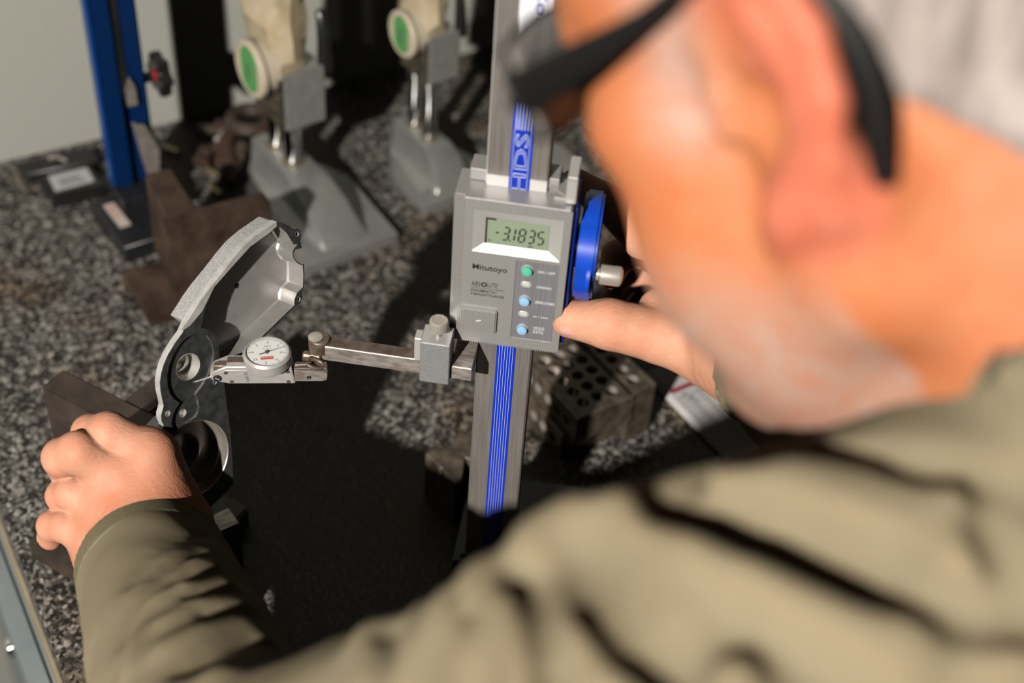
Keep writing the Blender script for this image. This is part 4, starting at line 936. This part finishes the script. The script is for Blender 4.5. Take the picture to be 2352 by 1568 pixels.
# ---- left hand (gripping the angle plate)
def L3(l): return [dep(*p) for p in l]
LH = {
    'index':  (L3([(345, 1042, 800), (250, 992, 792), (208, 994, 802), (196, 1028, 822)]), [13, 11.2, 10.4, 9]),
    'middle': (L3([(268, 1088, 796), (178, 1038, 783), (142, 1050, 790), (152, 1084, 806)]), [12.8, 11.4, 10.6, 9.4]),
    'ring':   (L3([(228, 1150, 797), (166, 1132, 794), (143, 1138, 800), (150, 1162, 814)]), [12, 9.6, 8.8, 8]),
    'pinky':  (L3([(214, 1224, 798), (150, 1208, 795), (120, 1206, 800), (116, 1234, 809)]), [11, 9.0, 8.2, 7.2]),
    'thumb':  (L3([(395, 1205, 822), (425, 1140, 850), (428, 1098, 872), (410, 1070, 884)]), [15, 12, 11, 9]),
}
def left_hand(P):
    d = None
    for k, (pts, rs) in LH.items():
        c = chain(P, pts, rs, 3.0); d = c if d is None else smin(d, c, 1.2)
    W = WRI; pm = None
    for k, r in (('index', 14.5), ('middle', 14.5), ('ring', 14), ('pinky', 12.5)):
        c = capsule(P, W + (LH[k][0][0] - W) * .12, LH[k][0][0], 23, r); pm = c if pm is None else smin(pm, c, 14)
    pm = smin(pm, capsule(P, dep(262, 1300, 808), dep(222, 1235, 806), 20, 13), 14)
    pm = smin(pm, capsule(P, dep(408, 1195, 815), dep(360, 1060, 812), 19, 13), 14)
    pm = smin(pm, capsule(P, W, W + (ELB - W) * .45, 34, 40), 18)
    for k in ('index', 'middle'): pm = smin(pm, ellipsoid(P, LH[k][0][0] - CR[2] * 3, (11, 11, 11)), 8)
    d = smin(d, pm, 3.5)
    return d

# ---- right hand (round the handwheel)
RW = dep(1735, 800, 770)
RH = {
    'thumb':  (L3([(1640, 800, 790), (1520, 772, 790), (1400, 744, 786), (1308, 732, 790)]), [22, 15.5, 14.0, 10.6]),
    'index':  (L3([(1590, 655, 800), (1475, 545, 806), (1392, 462, 812), (1322, 420, 820)]), [13, 11.5, 10.0, 8.6]),
    'middle': (L3([(1620, 660, 822), (1480, 570, 845), (1420, 588, 850), (1405, 630, 846)]), [12.5, 11, 9.6, 8.4]),
    'ring':   (L3([(1640, 690, 838), (1500, 625, 868), (1430, 640, 868), (1410, 680, 862)]), [11.5, 10, 9, 8]),
    'pinky':  (L3([(1655, 730, 848), (1540, 690, 878), (1470, 700, 876), (1440, 730, 868)]), [10, 9, 8, 7]),
}
def right_hand(P):
    d = None
    for k, (pts, rs) in RH.items():
        c = chain(P, pts, rs, 3.0); d = c if d is None else smin(d, c, 2.0)
    pm = None
    for k, r in (('index', 14), ('middle', 14), ('ring', 13), ('pinky', 12), ('thumb', 19)):
        c = capsule(P, RW + (RH[k][0][0] - RW) * .15, RH[k][0][0], 24, r); pm = c if pm is None else smin(pm, c, 14)
    pm = smin(pm, capsule(P, dep(1510, 705, 797), dep(1600, 740, 795), 10.5, 16), 8)
    pm = smin(pm, capsule(P, RW, RW + (dep(2350, 1150, 560) - RW) * .5, 30, 38), 18)
    d = smin(d, pm, 6)
    # creases of the thumb joint and the nail bed
    return d
RELB = dep(2420, 1240, 560)

# ---- shirt
def sleeve_axis(P):
    d = capsule(P, WRI + (ELB - WRI) * -.05, ELB, 40, 54); d = smin(d, capsule(P, ELB, SHO, 54, 71), 18); return d
def shirt_base(P):
    d = sleeve_axis(P)
    d = smin(d, capsule(P, ELB - np.array([0, 0, 66.0]), ELB * .42 + WRI * .58 - np.array([-4, 0, 58.0]), 48, 42), 24)  # unseen sag below the forearm, added to block lamp light from the granite
    d = smin(d, capsule(P, SHO, NECKB + np.array([0, -5, -45.0]), 72, 72), 40)
    d = smin(d, capsule(P, NECKB + np.array([0, -5, -55.0]), SHO_R, 76, 72), 40)
    d = smin(d, ellipsoid(P, NECKB + np.array([0, -25, -230.0]), (165, 118, 240)), 50)
    d = smin(d, capsule(P, SHO_R, RELB, 70, 56), 30)
    return d
def collar_field(P):
    d = capsule(P, NECKB + np.array([0, 0, -40.0]), NECKB * .72 + hp(-28, 0, -20) * .28, 80, 74); return d
CUFF_N = (ELB - WRI) / np.linalg.norm(ELB - WRI); CUFF_P = WRI + CUFF_N * 6
CN = CUFF_N + CR[1] * -.10; CN /= np.linalg.norm(CN)
RC_N = (RELB - RW) / np.linalg.norm(RELB - RW); RC_P = RW + RC_N * 20
# folds of the shirt: traced ridges (+) and valleys (-) laid on the base surface
FOLDS = [
    # pixels, height, half width
    ([(1235, 1240), (1275, 1330), (1350, 1440), (1440, 1540), (1500, 1600)], 13, 8),
    ([(1320, 1190), (1430, 1245), (1530, 1340), (1620, 1450), (1680, 1540)], 13, 8),
    ([(1290, 1275), (1370, 1370), (1440, 1460), (1530, 1530)], -22, 10.5),
    ([(1390, 1225), (1490, 1295), (1570, 1370), (1640, 1450)], -15, 8),
    ([(1450, 1180), (1600, 1255), (1760, 1330), (1900, 1400), (2060, 1480)], 12, 10),
    ([(1560, 1170), (1720, 1215), (1880, 1270), (2000, 1310)], -21, 11),
    ([(1990, 1290), (2090, 1345), (2160, 1380), (2260, 1420)], -14, 7),
    ([(1620, 1120), (1780, 1120), (1940, 1180), (2050, 1260), (2110, 1320)], 9, 10),
    ([(1540, 1140), (1640, 1090), (1760, 1085)], -10, 5),
    ([(1800, 1050), (2000, 1050), (2180, 1090), (2352, 1130)], -12, 6), ([(1850, 1085), (2050, 1095), (2250, 1150)], 5, 8),
    ([(2260, 1200), (2310, 1300), (2350, 1420)], -14, 7), ([(2210, 1180), (2250, 1290), (2290, 1420), (2320, 1500)], 9, 9),
    ([(1110, 1330), (1180, 1400), (1225, 1500), (1230, 1600)], 10, 8),
    ([(1195, 1320), (1240, 1400), (1258, 1500), (1262, 1590)], -12, 5.5),
    ([(1030, 1395), (1065, 1440), (1090, 1510)], 8, 7), ([(1070, 1380), (1098, 1430)], -9, 4),
    ([(900, 1450), (905, 1500), (890, 1570)], -7, 5), ([(960, 1425), (960, 1500), (930, 1580)], 6, 8), ([(850, 1455), (850, 1510), (830, 1580)], 5, 8),
    ([(1700, 1450), (1830, 1520), (1950, 1600)], -7, 8),
    # forearm
    ([(545, 1268), (470, 1268), (410, 1285), (360, 1315)], -3.6, 3.6), ([(560, 1292), (480, 1290), (400, 1310)], 3.2, 4.6),
    ([(585, 1318), (500, 1312), (430, 1325), (380, 1350)], -4.4, 3.6), ([(600, 1340), (510, 1335), (430, 1350)], 3.6, 5),
    ([(620, 1362), (530, 1355), (450, 1368)], -4.6, 3.6), ([(640, 1392), (540, 1380), (450, 1395), (380, 1430)], 4, 6), ([(650, 1418), (560, 1404), (480, 1410)], -5.2, 4),
    ([(655, 1445), (560, 1432), (460, 1450), (380, 1490)], 4.4, 7),
    ([(470, 1225), (400, 1240), (340, 1280), (300, 1340)], -2.6, 4), ([(420, 1300), (360, 1330), (310, 1390), (280, 1470)], -3.0, 4.5), ([(400, 1345), (345, 1390), (310, 1460), (295, 1540)], 3, 6),
    ([(350, 1400), (300, 1470), (270, 1550)], -2.4, 4),
    ([(665, 1462), (600, 1475), (520, 1490), (440, 1530)], -9, 5), ([(700, 1485), (600, 1515), (500, 1560)], 6, 10),
]
def lay(f, pts, t0=250, t1=1200):
    out = []
    for x, y in pts:
        p = trace(f, x, y, t0, t1)
        if p is not None: out.append(p)
    return out
FL = [(lay(shirt_base, p), a, s) for p, a, s in FOLDS]
FL = [(p, a, s) for p, a, s in FL if len(p) > 1]
def shirt(P):
    d = shirt_base(P)
    near = np.abs(d) < 45
    if near.any():
        Q = P[near]; dd = d[near]; disp = np.zeros(len(Q), np.float32)
        for pts, a, s in FL:
            pts_ = np.array(pts); lo, hi = pts_.min(0) - 3 * s, pts_.max(0) + 3 * s
            m = ((Q > lo) & (Q < hi)).all(1)
            if m.any():
                e = polydist(Q[m], pts); disp[m] += a * (1.45 if s > 4.4 and a * a > 60 else 1.15) * np.exp(-(e / s) ** 2)
        disp += 0.8 * np.sin(Q[:, 0] * .09 + Q[:, 1] * .05) * np.sin(Q[:, 1] * .07 - Q[:, 2] * .11)
        d[near] = dd - disp
    d = smin(d, collar_field(P), 6)
    d = np.maximum(d, -(neck_field(P) - 2.5))                       # opening at the neck
    d = np.maximum(d, -((P - CUFF_P.astype(np.float32)) @ CN.astype(np.float32)))
    d = np.maximum(d, -((P - RC_P.astype(np.float32)) @ RC_N.astype(np.float32))) if False else d
    inner = capsule(P, WRI - CUFF_N * 20, WRI + CUFF_N * 40, 36.5)
    return np.maximum(d, -inner)
def shirt_right(P):
    d = capsule(P, RW + (RELB - RW) * -.05, RELB, 37, 52)
    d = d + 2.2 * np.sin(P[:, 0] * .16 + P[:, 2] * .13) * np.sin(P[:, 1] * .05)
    d = np.maximum(d, -((P - RC_P.astype(np.float32)) @ RC_N.astype(np.float32)))
    return np.maximum(d, -capsule(P, RW - RC_N * 20, RW + RC_N * 30, 33.5))
def bounds(pts, pad): a = np.array(pts); return a.min(0) - pad, a.max(0) + pad
QUAL = 1.0
def skin_mat():
    m = bpy.data.materials.new('skin'); m.use_nodes = True; nt = m.node_tree; b = nt.nodes['Principled BSDF']
    at_ = nt.nodes.new('ShaderNodeAttribute'); at_.attribute_name = 'tint'; tc = nt.nodes.new('ShaderNodeTexCoord')
    n = nt.nodes.new('ShaderNodeTexNoise'); n.inputs['Scale'].default_value = 90; n.inputs['Detail'].default_value = 5; nt.links.new(tc.outputs['Object'], n.inputs['Vector'])
    r = nt.nodes.new('ShaderNodeValToRGB'); r.color_ramp.elements[0].position = .3; r.color_ramp.elements[1].position = .72
    r.color_ramp.elements[0].color = (1.0, .80, .74, 1); r.color_ramp.elements[1].color = (1, 1, 1, 1); nt.links.new(n.outputs['Fac'], r.inputs[0])
    mx = nt.nodes.new('ShaderNodeMixRGB'); mx.blend_type = 'MULTIPLY'; mx.inputs[0].default_value = 1; nt.links.new(at_.outputs['Color'], mx.inputs[1]); nt.links.new(r.outputs[0], mx.inputs[2])
    nt.links.new(mx.outputs[0], b.inputs['Base Color'])
    b.inputs['Roughness'].default_value = .58; b.inputs['Specular IOR Level'].default_value = .28
    b.inputs['Subsurface Weight'].default_value = .15; b.inputs['Subsurface Radius'].default_value = (1, .28, .12); b.inputs['Subsurface Scale'].default_value = .003
    rot = nt.nodes.new('ShaderNodeMapping'); rot.inputs['Rotation'].default_value = tuple(Vector(CUFF_N).to_track_quat('Z', 'Y').to_matrix().inverted().to_euler()); nt.links.new(tc.outputs['Object'], rot.inputs[0])
    v = nt.nodes.new('ShaderNodeTexVoronoi'); v.inputs['Scale'].default_value = 500; v.feature = 'DISTANCE_TO_EDGE'
    mp = nt.nodes.new('ShaderNodeMapping'); mp.inputs['Scale'].default_value = (.34, .5, 1.25); nt.links.new(rot.outputs[0], mp.inputs[0]); nt.links.new(mp.outputs[0], v.inputs['Vector'])
    n2 = nt.nodes.new('ShaderNodeTexNoise'); n2.inputs['Scale'].default_value = 160; n2.inputs['Detail'].default_value = 3; nt.links.new(mp.outputs[0], n2.inputs['Vector'])
    ad = nt.nodes.new('ShaderNodeMath'); ad.operation = 'MULTIPLY_ADD'; ad.inputs[1].default_value = .5; nt.links.new(v.outputs['Distance'], ad.inputs[0]); nt.links.new(n2.outputs['Fac'], ad.inputs[2])
    bp = nt.nodes.new('ShaderNodeBump'); bp.inputs['Strength'].default_value = .45; bp.inputs['Distance'].default_value = .0012; nt.links.new(ad.outputs[0], bp.inputs['Height']); nt.links.new(bp.outputs[0], b.inputs['Normal'])
    MATS['skin'] = m
skin_mat()
mat('shirt_olive', (0.205, 0.170, 0.110), 0.85, c2=(0.24, 0.203, 0.133), scale=25, bump=0.25, bscale=1400, spec=0.15, sss=.5, sssr=(1, .5, .22))
MATS['shirt_olive'].node_tree.nodes['Principled BSDF'].inputs['Subsurface Scale'].default_value = .011
mat('cuff_rib', (0.175, 0.155, 0.095), 0.85, c2=(0.21, 0.19, 0.12), scale=300, bump=0.3, bscale=1400, spec=0.15)
mat('hair_grey', (0.17, 0.14, 0.128), 0.6, c2=(0.36, 0.315, 0.295), scale=160, detail=5, stretch=(1, 1, .12), bump=0.8, bscale=300)
mat('denim', (0.03, 0.04, 0.065), .85, c2=(0.04, 0.052, 0.08), scale=200)
mat('cap_navy', (0.012, 0.022, 0.06), 0.8, c2=(0.016, 0.03, 0.075), scale=300, bump=.3)
mat('nail', (0.66, 0.36, 0.29), 0.3, coat=.2)
mat('eye_white', (0.62, 0.58, 0.54), .2)
mat('iris_brown', (0.05, 0.03, 0.02), .15)
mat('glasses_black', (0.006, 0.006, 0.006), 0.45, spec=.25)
mat('lens_smoke', (0.30, 0.285, 0.27), 0.28, alpha=.86, spec=.6)

person = thing('person', 'person in olive shirt and navy cap leaning over to read the gauge', 'person', (NECKB[0], NECKB[1], -900))
PO = np.array([NECKB[0], NECKB[1], -900])
head_pts = [hp(f, l, u) for f in (-112, 125) for l in (-105, 105) for u in (-120, 135)] + [NECKB + np.array([80, 80, -60]), NECKB - np.array([80, 80, 60])]
lo, hi = bounds(head_pts, 8)
VH, FH = nets(stern, lo, hi, 2.6)
lo, hi = bounds([p for k in LH.values() for p in k[0]] + [WRI + CUFF_N * 30], 42); VL, FLf = nets(left_hand, lo, hi, 1.15)
lo, hi = bounds([p for k in RH.values() for p in k[0]] + [RW + RC_N * 10], 36); VR, FR = nets(right_hand, lo, hi, 1.25)
def arms(P): return np.minimum(np.minimum(capsule(P, WRI + CUFF_N * 25, ELB, 33, 45), capsule(P, ELB, SHO, 45, 55)), np.minimum(capsule(P, RW + RC_N * 12, RELB, 29, 42), smin(capsule(P, SHO, SHO_R, 55, 55), np.minimum(capsule(P, SHO_R, RELB, 55, 42), ellipsoid(P, NECKB + np.array([0, -25, -220.0]), (140, 95, 215))), 30)))
lo, hi = bounds([WRI, ELB, SHO, SHO_R, RW, RELB, NECKB - np.array([0, 0, 450])], 70); VA, FA = nets(arms, lo, hi, 9.0)
me, Vall = field_mesh('body', [(VH, FH), (VL, FLf), (VR, FR), (VA, FA)])
base = np.tile(np.array([0.45, 0.170, 0.072]), (len(Vall), 1))
f_, l_, u_ = hcoord(Vall.astype(np.float32)); nh = len(VH)
isH = np.arange(len(Vall)) < nh
def mixc(c, wgt): 
    global base
    wgt = np.clip(wgt, 0, 1)[:, None]; base = base * (1 - wgt) + np.array(c) * wgt
rng = np.random.RandomState(3)
base[~isH] = (0.55, 0.285, 0.19)
hl = (np.arange(len(Vall)) >= nh) & (np.arange(len(Vall)) < nh + len(VL))
wd_ = np.linalg.norm(Vall - WRI, axis=1); mixc((0.52, 0.225, 0.135), hl * np.clip(1 - (wd_ - 25) / 45, 0, 1) * .9)
kn = np.min([np.linalg.norm(Vall - p, axis=1) for k in ('index', 'middle', 'ring', 'pinky') for p in LH[k][0][1:]], 0)
mixc((0.66, 0.36, 0.25), hl * np.exp(-(kn / 18) ** 2) * .8)
rl_ = (np.arange(len(Vall)) >= nh + len(VL)) & (np.arange(len(Vall)) < nh + len(VL) + len(VR)); mixc((0.66, 0.37, 0.25), rl_ * .7)
earw = isH * np.clip((np.abs(l_) - 74) / 6, 0, 1) * (f_ < 22) * (np.abs(u_) < 48); mixc((0.54, 0.17, 0.11), earw * .85)
stub = isH * np.clip((-u_ - 46 + .2 * f_) / 30, 0, 1) * (f_ > -5) * (.35 + .65 * rng.rand(len(Vall))); mixc((0.38, 0.32, 0.285), stub * .9)
stub2 = isH * np.exp(-(((f_ - 32 + .2 * u_) / 13) ** 2)) * np.clip((u_ + 20) / 20, 0, 1) * np.clip((60 - u_) / 20, 0, 1) * (l_ > 0); mixc((0.44, 0.36, 0.33), stub2 * (.4 + .5 * rng.rand(len(Vall))))
mixc((0.60, 0.24, 0.14), isH * np.clip((-f_ - 10) / 40, 0, 1) * np.clip((-u_ - 20) / 40, 0, 1) * .6)
vcol(me, base); me.transform(Matrix.Translation(-Vector(PO * S)))
body_o = put('body', me, 'skin', person)

lo, hi = bounds([WRI - CUFF_N * 4, ELB, SHO], 84); 
cut_pl = ELB
VS1, FS1 = nets(shirt, lo, hi, 3.0) if False else (None, None)
lo, hi = bounds([WRI, ELB, SHO, SHO_R, NECKB - np.array([0, 0, 380]), NECKB + np.array([0, 0, 60]), RELB], 95)
VS, FS = nets(shirt, lo, hi, 3.2)
lo, hi = bounds([RW, RELB], 62); VS2, FS2 = nets(shirt_right, lo, hi, 3.0)
me, _ = field_mesh('shirt', [(VS, FS), (VS2, FS2)]); me.transform(Matrix.Translation(-Vector(PO * S))); put('shirt', me, 'shirt_olive', person)
# trousers and shoes
HIP = NECKB + np.array([0, -45, -430.0])
def legs(P):
    d = ellipsoid(P, HIP, (150, 112, 110))
    for s in (-1, 1):
        k = np.array([HIP[0] + 95 * s, HIP[1] + 30, -420.0]); a = np.array([HIP[0] + 105 * s, HIP[1] - 10, -835.0])
        d = smin(d, smin(capsule(P, HIP + np.array([75 * s, 0, -20]), k, 88, 66), capsule(P, k, a, 66, 54), 20), 25)
    return np.maximum(d, -(P[:, 2] + 850))
lo, hi = bounds([HIP + np.array([0, 0, 110]), np.array([HIP[0] - 110, HIP[1], -850]), np.array([HIP[0] + 110, HIP[1], -850])], 150); Vt, Ft = nets(legs, lo, hi, 9)
me, _ = field_mesh('trousers', [(Vt, Ft)]); me.transform(Matrix.Translation(-Vector(PO * S))); put('trousers', me, 'denim', person)
for s in (-1, 1):
    def shoe(P):
        c = np.array([HIP[0] + 108 * s, HIP[1] + 45, -862.0]); d = smin(ellipsoid(P, c, (50, 140, 42)), capsule(P, c + np.array([0, -62, 5]), c + np.array([0, -55, 35]), 46), 20)
        return np.maximum(d, -(P[:, 2] + 899))
    lo, hi = bounds([np.array([HIP[0] + 108 * s, HIP[1] + 45, -862.0])], 160); Vs_, Fs_ = nets(shoe, lo, hi, 8)
    me, _ = field_mesh('shoe', [(Vs_, Fs_)]); me.transform(Matrix.Translation(-Vector(PO * S))); put('shoe', me, 'base_black', person)
# ribbed cuff band
def cuffband(P):
    d = capsule(P, WRI - CUFF_N * 20, WRI + CUFF_N * 60, 41.6, 43.0)
    t = (P - CUFF_P.astype(np.float32)) @ CN.astype(np.float32)
    d = np.maximum(d, np.abs(t - 9) - 10.5); return np.maximum(d, -capsule(P, WRI - CUFF_N * 20, WRI + CUFF_N * 60, 37.0))
lo, hi = bounds([CUFF_P - CUFF_N * 5, CUFF_P + CUFF_N * 25], 48); VC, FC = nets(cuffband, lo, hi, 1.6)
me, _ = field_mesh('cuff', [(VC, FC)]); me.transform(Matrix.Translation(-Vector(PO * S))); put('cuff', me, 'cuff_rib', person)
# hair at the back of the head and the sideburn
def hair(P):
    f, l, u = hcoord(P)
    d = smin(head_field(P, False), neck_field(P), 26) - 3.5 - 1.2 * np.sin(f * .9 + l * .7) * np.sin(u * .25)
    reg = np.maximum(f + 24, -(u + 6 - .95 * (f + 28)))
    side = np.maximum(np.maximum(np.abs(f - 30) - 9, -(u + 14)), u - 60)
    top_ = np.maximum(-(u - 34 - .25 * f), f - 50)
    reg = np.minimum(reg, top_)
    return smax(d, reg, 4)
lo, hi = bounds([hp(f, l, u) for f in (-112, 70) for l in (-90, 90) for u in (-60, 140)], 8); Vh, Fh = nets(hair, lo, hi, 2.8)
me, _ = field_mesh('hair', [(Vh, Fh)]); me.transform(Matrix.Translation(-Vector(PO * S))); put('hair', me, 'hair_grey', person)
CAPU = 74.0
def cap(P):
    f, l, u = hcoord(P)
    d = smin(head_field(P, False), neck_field(P), 26) - 7
    d = smax(d, -(u - 43 - .25 * (f + 40)), 2)
    q = np.stack([f, l, u], 1)
    br = np.maximum(ellipsoid(q, (95, 0, CAPU + 2), (95, 82, 60)), np.abs(u - CAPU + .0016 * l * l - .25 * (f - 80)) - 2.2); br = np.maximum(br, -(f - 62))
    return np.minimum(d, br)
lo, hi = bounds([hp(f, l, u) for f in (-115, 195) for l in (-95, 95) for u in (-10, 150)], 8); Vc, Fc_ = nets(cap, lo, hi, 3.2)
me, _ = field_mesh('cap', [(Vc, Fc_)]); me.transform(Matrix.Translation(-Vector(PO * S))); put('cap', me, 'cap_navy', person)
# eyes behind the lenses
for s in (1, -1):
    c = hp(73, 33 * s, 10) - PO; w = MB().frame(c, HL, HU, HF); w.lathe([(.01, -12), (8.5, -8.5), (12, 0), (10.4, 6), (6, 10.4), (.01, 12)], 20); ey = w.build('eye', 'eye_white', body_o, angle=80)
    w = MB().frame(c + HF * 10.6, HL, HU, HF); w.lathe([(5.4, -.6), (5.0, .5), (.01, 1.6)], 16); w.build('iris', 'iris_brown', body_o)
# nails
def nail(hand, key, up, wd, ln, name='fingernail'):
    a, b = hand[key][0][-2], hand[key][0][-1]; r = hand[key][1][-1]; ax = (b - a) / np.linalg.norm(b - a)
    n = up - ax * (up @ ax); n /= np.linalg.norm(n); sd = np.cross(ax, n); w = MB()
    rings = []
    for i in range(5):
        t = -ln * .75 + ln * i / 4
        wdd = wd * (.86 if i in (0, 4) else 1)
        rings.append([b + ax * t + sd * (math.sin(g_) * wdd) + n * (r * math.cos(g_) * 1.0 + .55 - .12 * abs(i - 2)) - PO for g_ in np.linspace(-.9, .9, 7)])
    w.loft(rings, False, False, closed=False); o_ = w.build(name, 'nail', person); md = o_.modifiers.new('t', 'SOLIDIFY'); md.thickness = .0007; return o_
nail(RH, 'thumb', -CR[2] * .75 - CR[1] * .75, 8.4, 14, 'thumbnail')
nail(LH, 'pinky', -CR[2] * .4 - CR[0] * .9, 5.2, 9)

# ------------------------------------------------------------------ glasses
gl = thing('eyeglasses', 'black wrap glasses worn by the person, smoke lenses', 'glasses', hp(60, 0, 20), R=np.stack([HF, HL, HU]).T)
def g3(f, l, u): return (f - 60, l, u - 20)
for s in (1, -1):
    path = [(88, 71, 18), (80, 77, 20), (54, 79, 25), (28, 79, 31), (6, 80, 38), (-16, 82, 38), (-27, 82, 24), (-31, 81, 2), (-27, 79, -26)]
    hs_ = [6.8, 6.6, 5.6, 3.4, 2.8, 4.2, 5, 5, 3]  # tip thickened behind the ear, its black stands in for the ear's shadow
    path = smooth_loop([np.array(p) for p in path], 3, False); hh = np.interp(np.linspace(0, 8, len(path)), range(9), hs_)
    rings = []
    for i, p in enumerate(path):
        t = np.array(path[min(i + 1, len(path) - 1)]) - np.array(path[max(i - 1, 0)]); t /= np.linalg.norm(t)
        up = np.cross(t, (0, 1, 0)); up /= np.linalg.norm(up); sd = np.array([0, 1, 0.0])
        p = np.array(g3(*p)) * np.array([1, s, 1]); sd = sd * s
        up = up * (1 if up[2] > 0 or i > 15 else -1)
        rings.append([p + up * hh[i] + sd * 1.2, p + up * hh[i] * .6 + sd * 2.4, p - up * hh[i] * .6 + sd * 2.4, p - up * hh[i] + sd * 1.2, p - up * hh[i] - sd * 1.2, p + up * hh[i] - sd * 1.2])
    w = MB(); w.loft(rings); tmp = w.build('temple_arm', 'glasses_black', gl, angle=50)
    w = MB().cyl(np.array(g3(85, 72.6 * s, 17)), np.array(g3(85, 78.0 * s, 17)), 2.4, n=16); w.build('hinge_screw', 'black_metal', tmp)
    rings = []
    for i in range(9):
        a = i / 8; l = (70 - 60 * a); f = 88 + 14 * math.sin(a * 1.5)
        hgt = 17.5 * (math.sin(.75 + a * 1.75)) ** .5
        rings.append([np.array(g3(f, l * s, 17 + hgt)), np.array(g3(f + 2, l * s, 17)), np.array(g3(f, l * s, 17 - hgt))])
    w = MB(); w.loft(rings, False, False, closed=False); o_ = w.build('lens', 'lens_smoke', gl, angle=60); md = o_.modifiers.new('t', 'SOLIDIFY'); md.thickness = .002
    w = MB(); w.tube([r[0] for r in rings] + [r[2] for r in rings[::-1]] + [rings[0][0]], 1.5, 8); w.build('lens_rim', 'glasses_black', gl)
w = MB(); w.tube([g3(102, 10, 24), g3(104, 0, 26), g3(102, -10, 24)], 2.4, 8); w.build('bridge', 'glasses_black', gl)
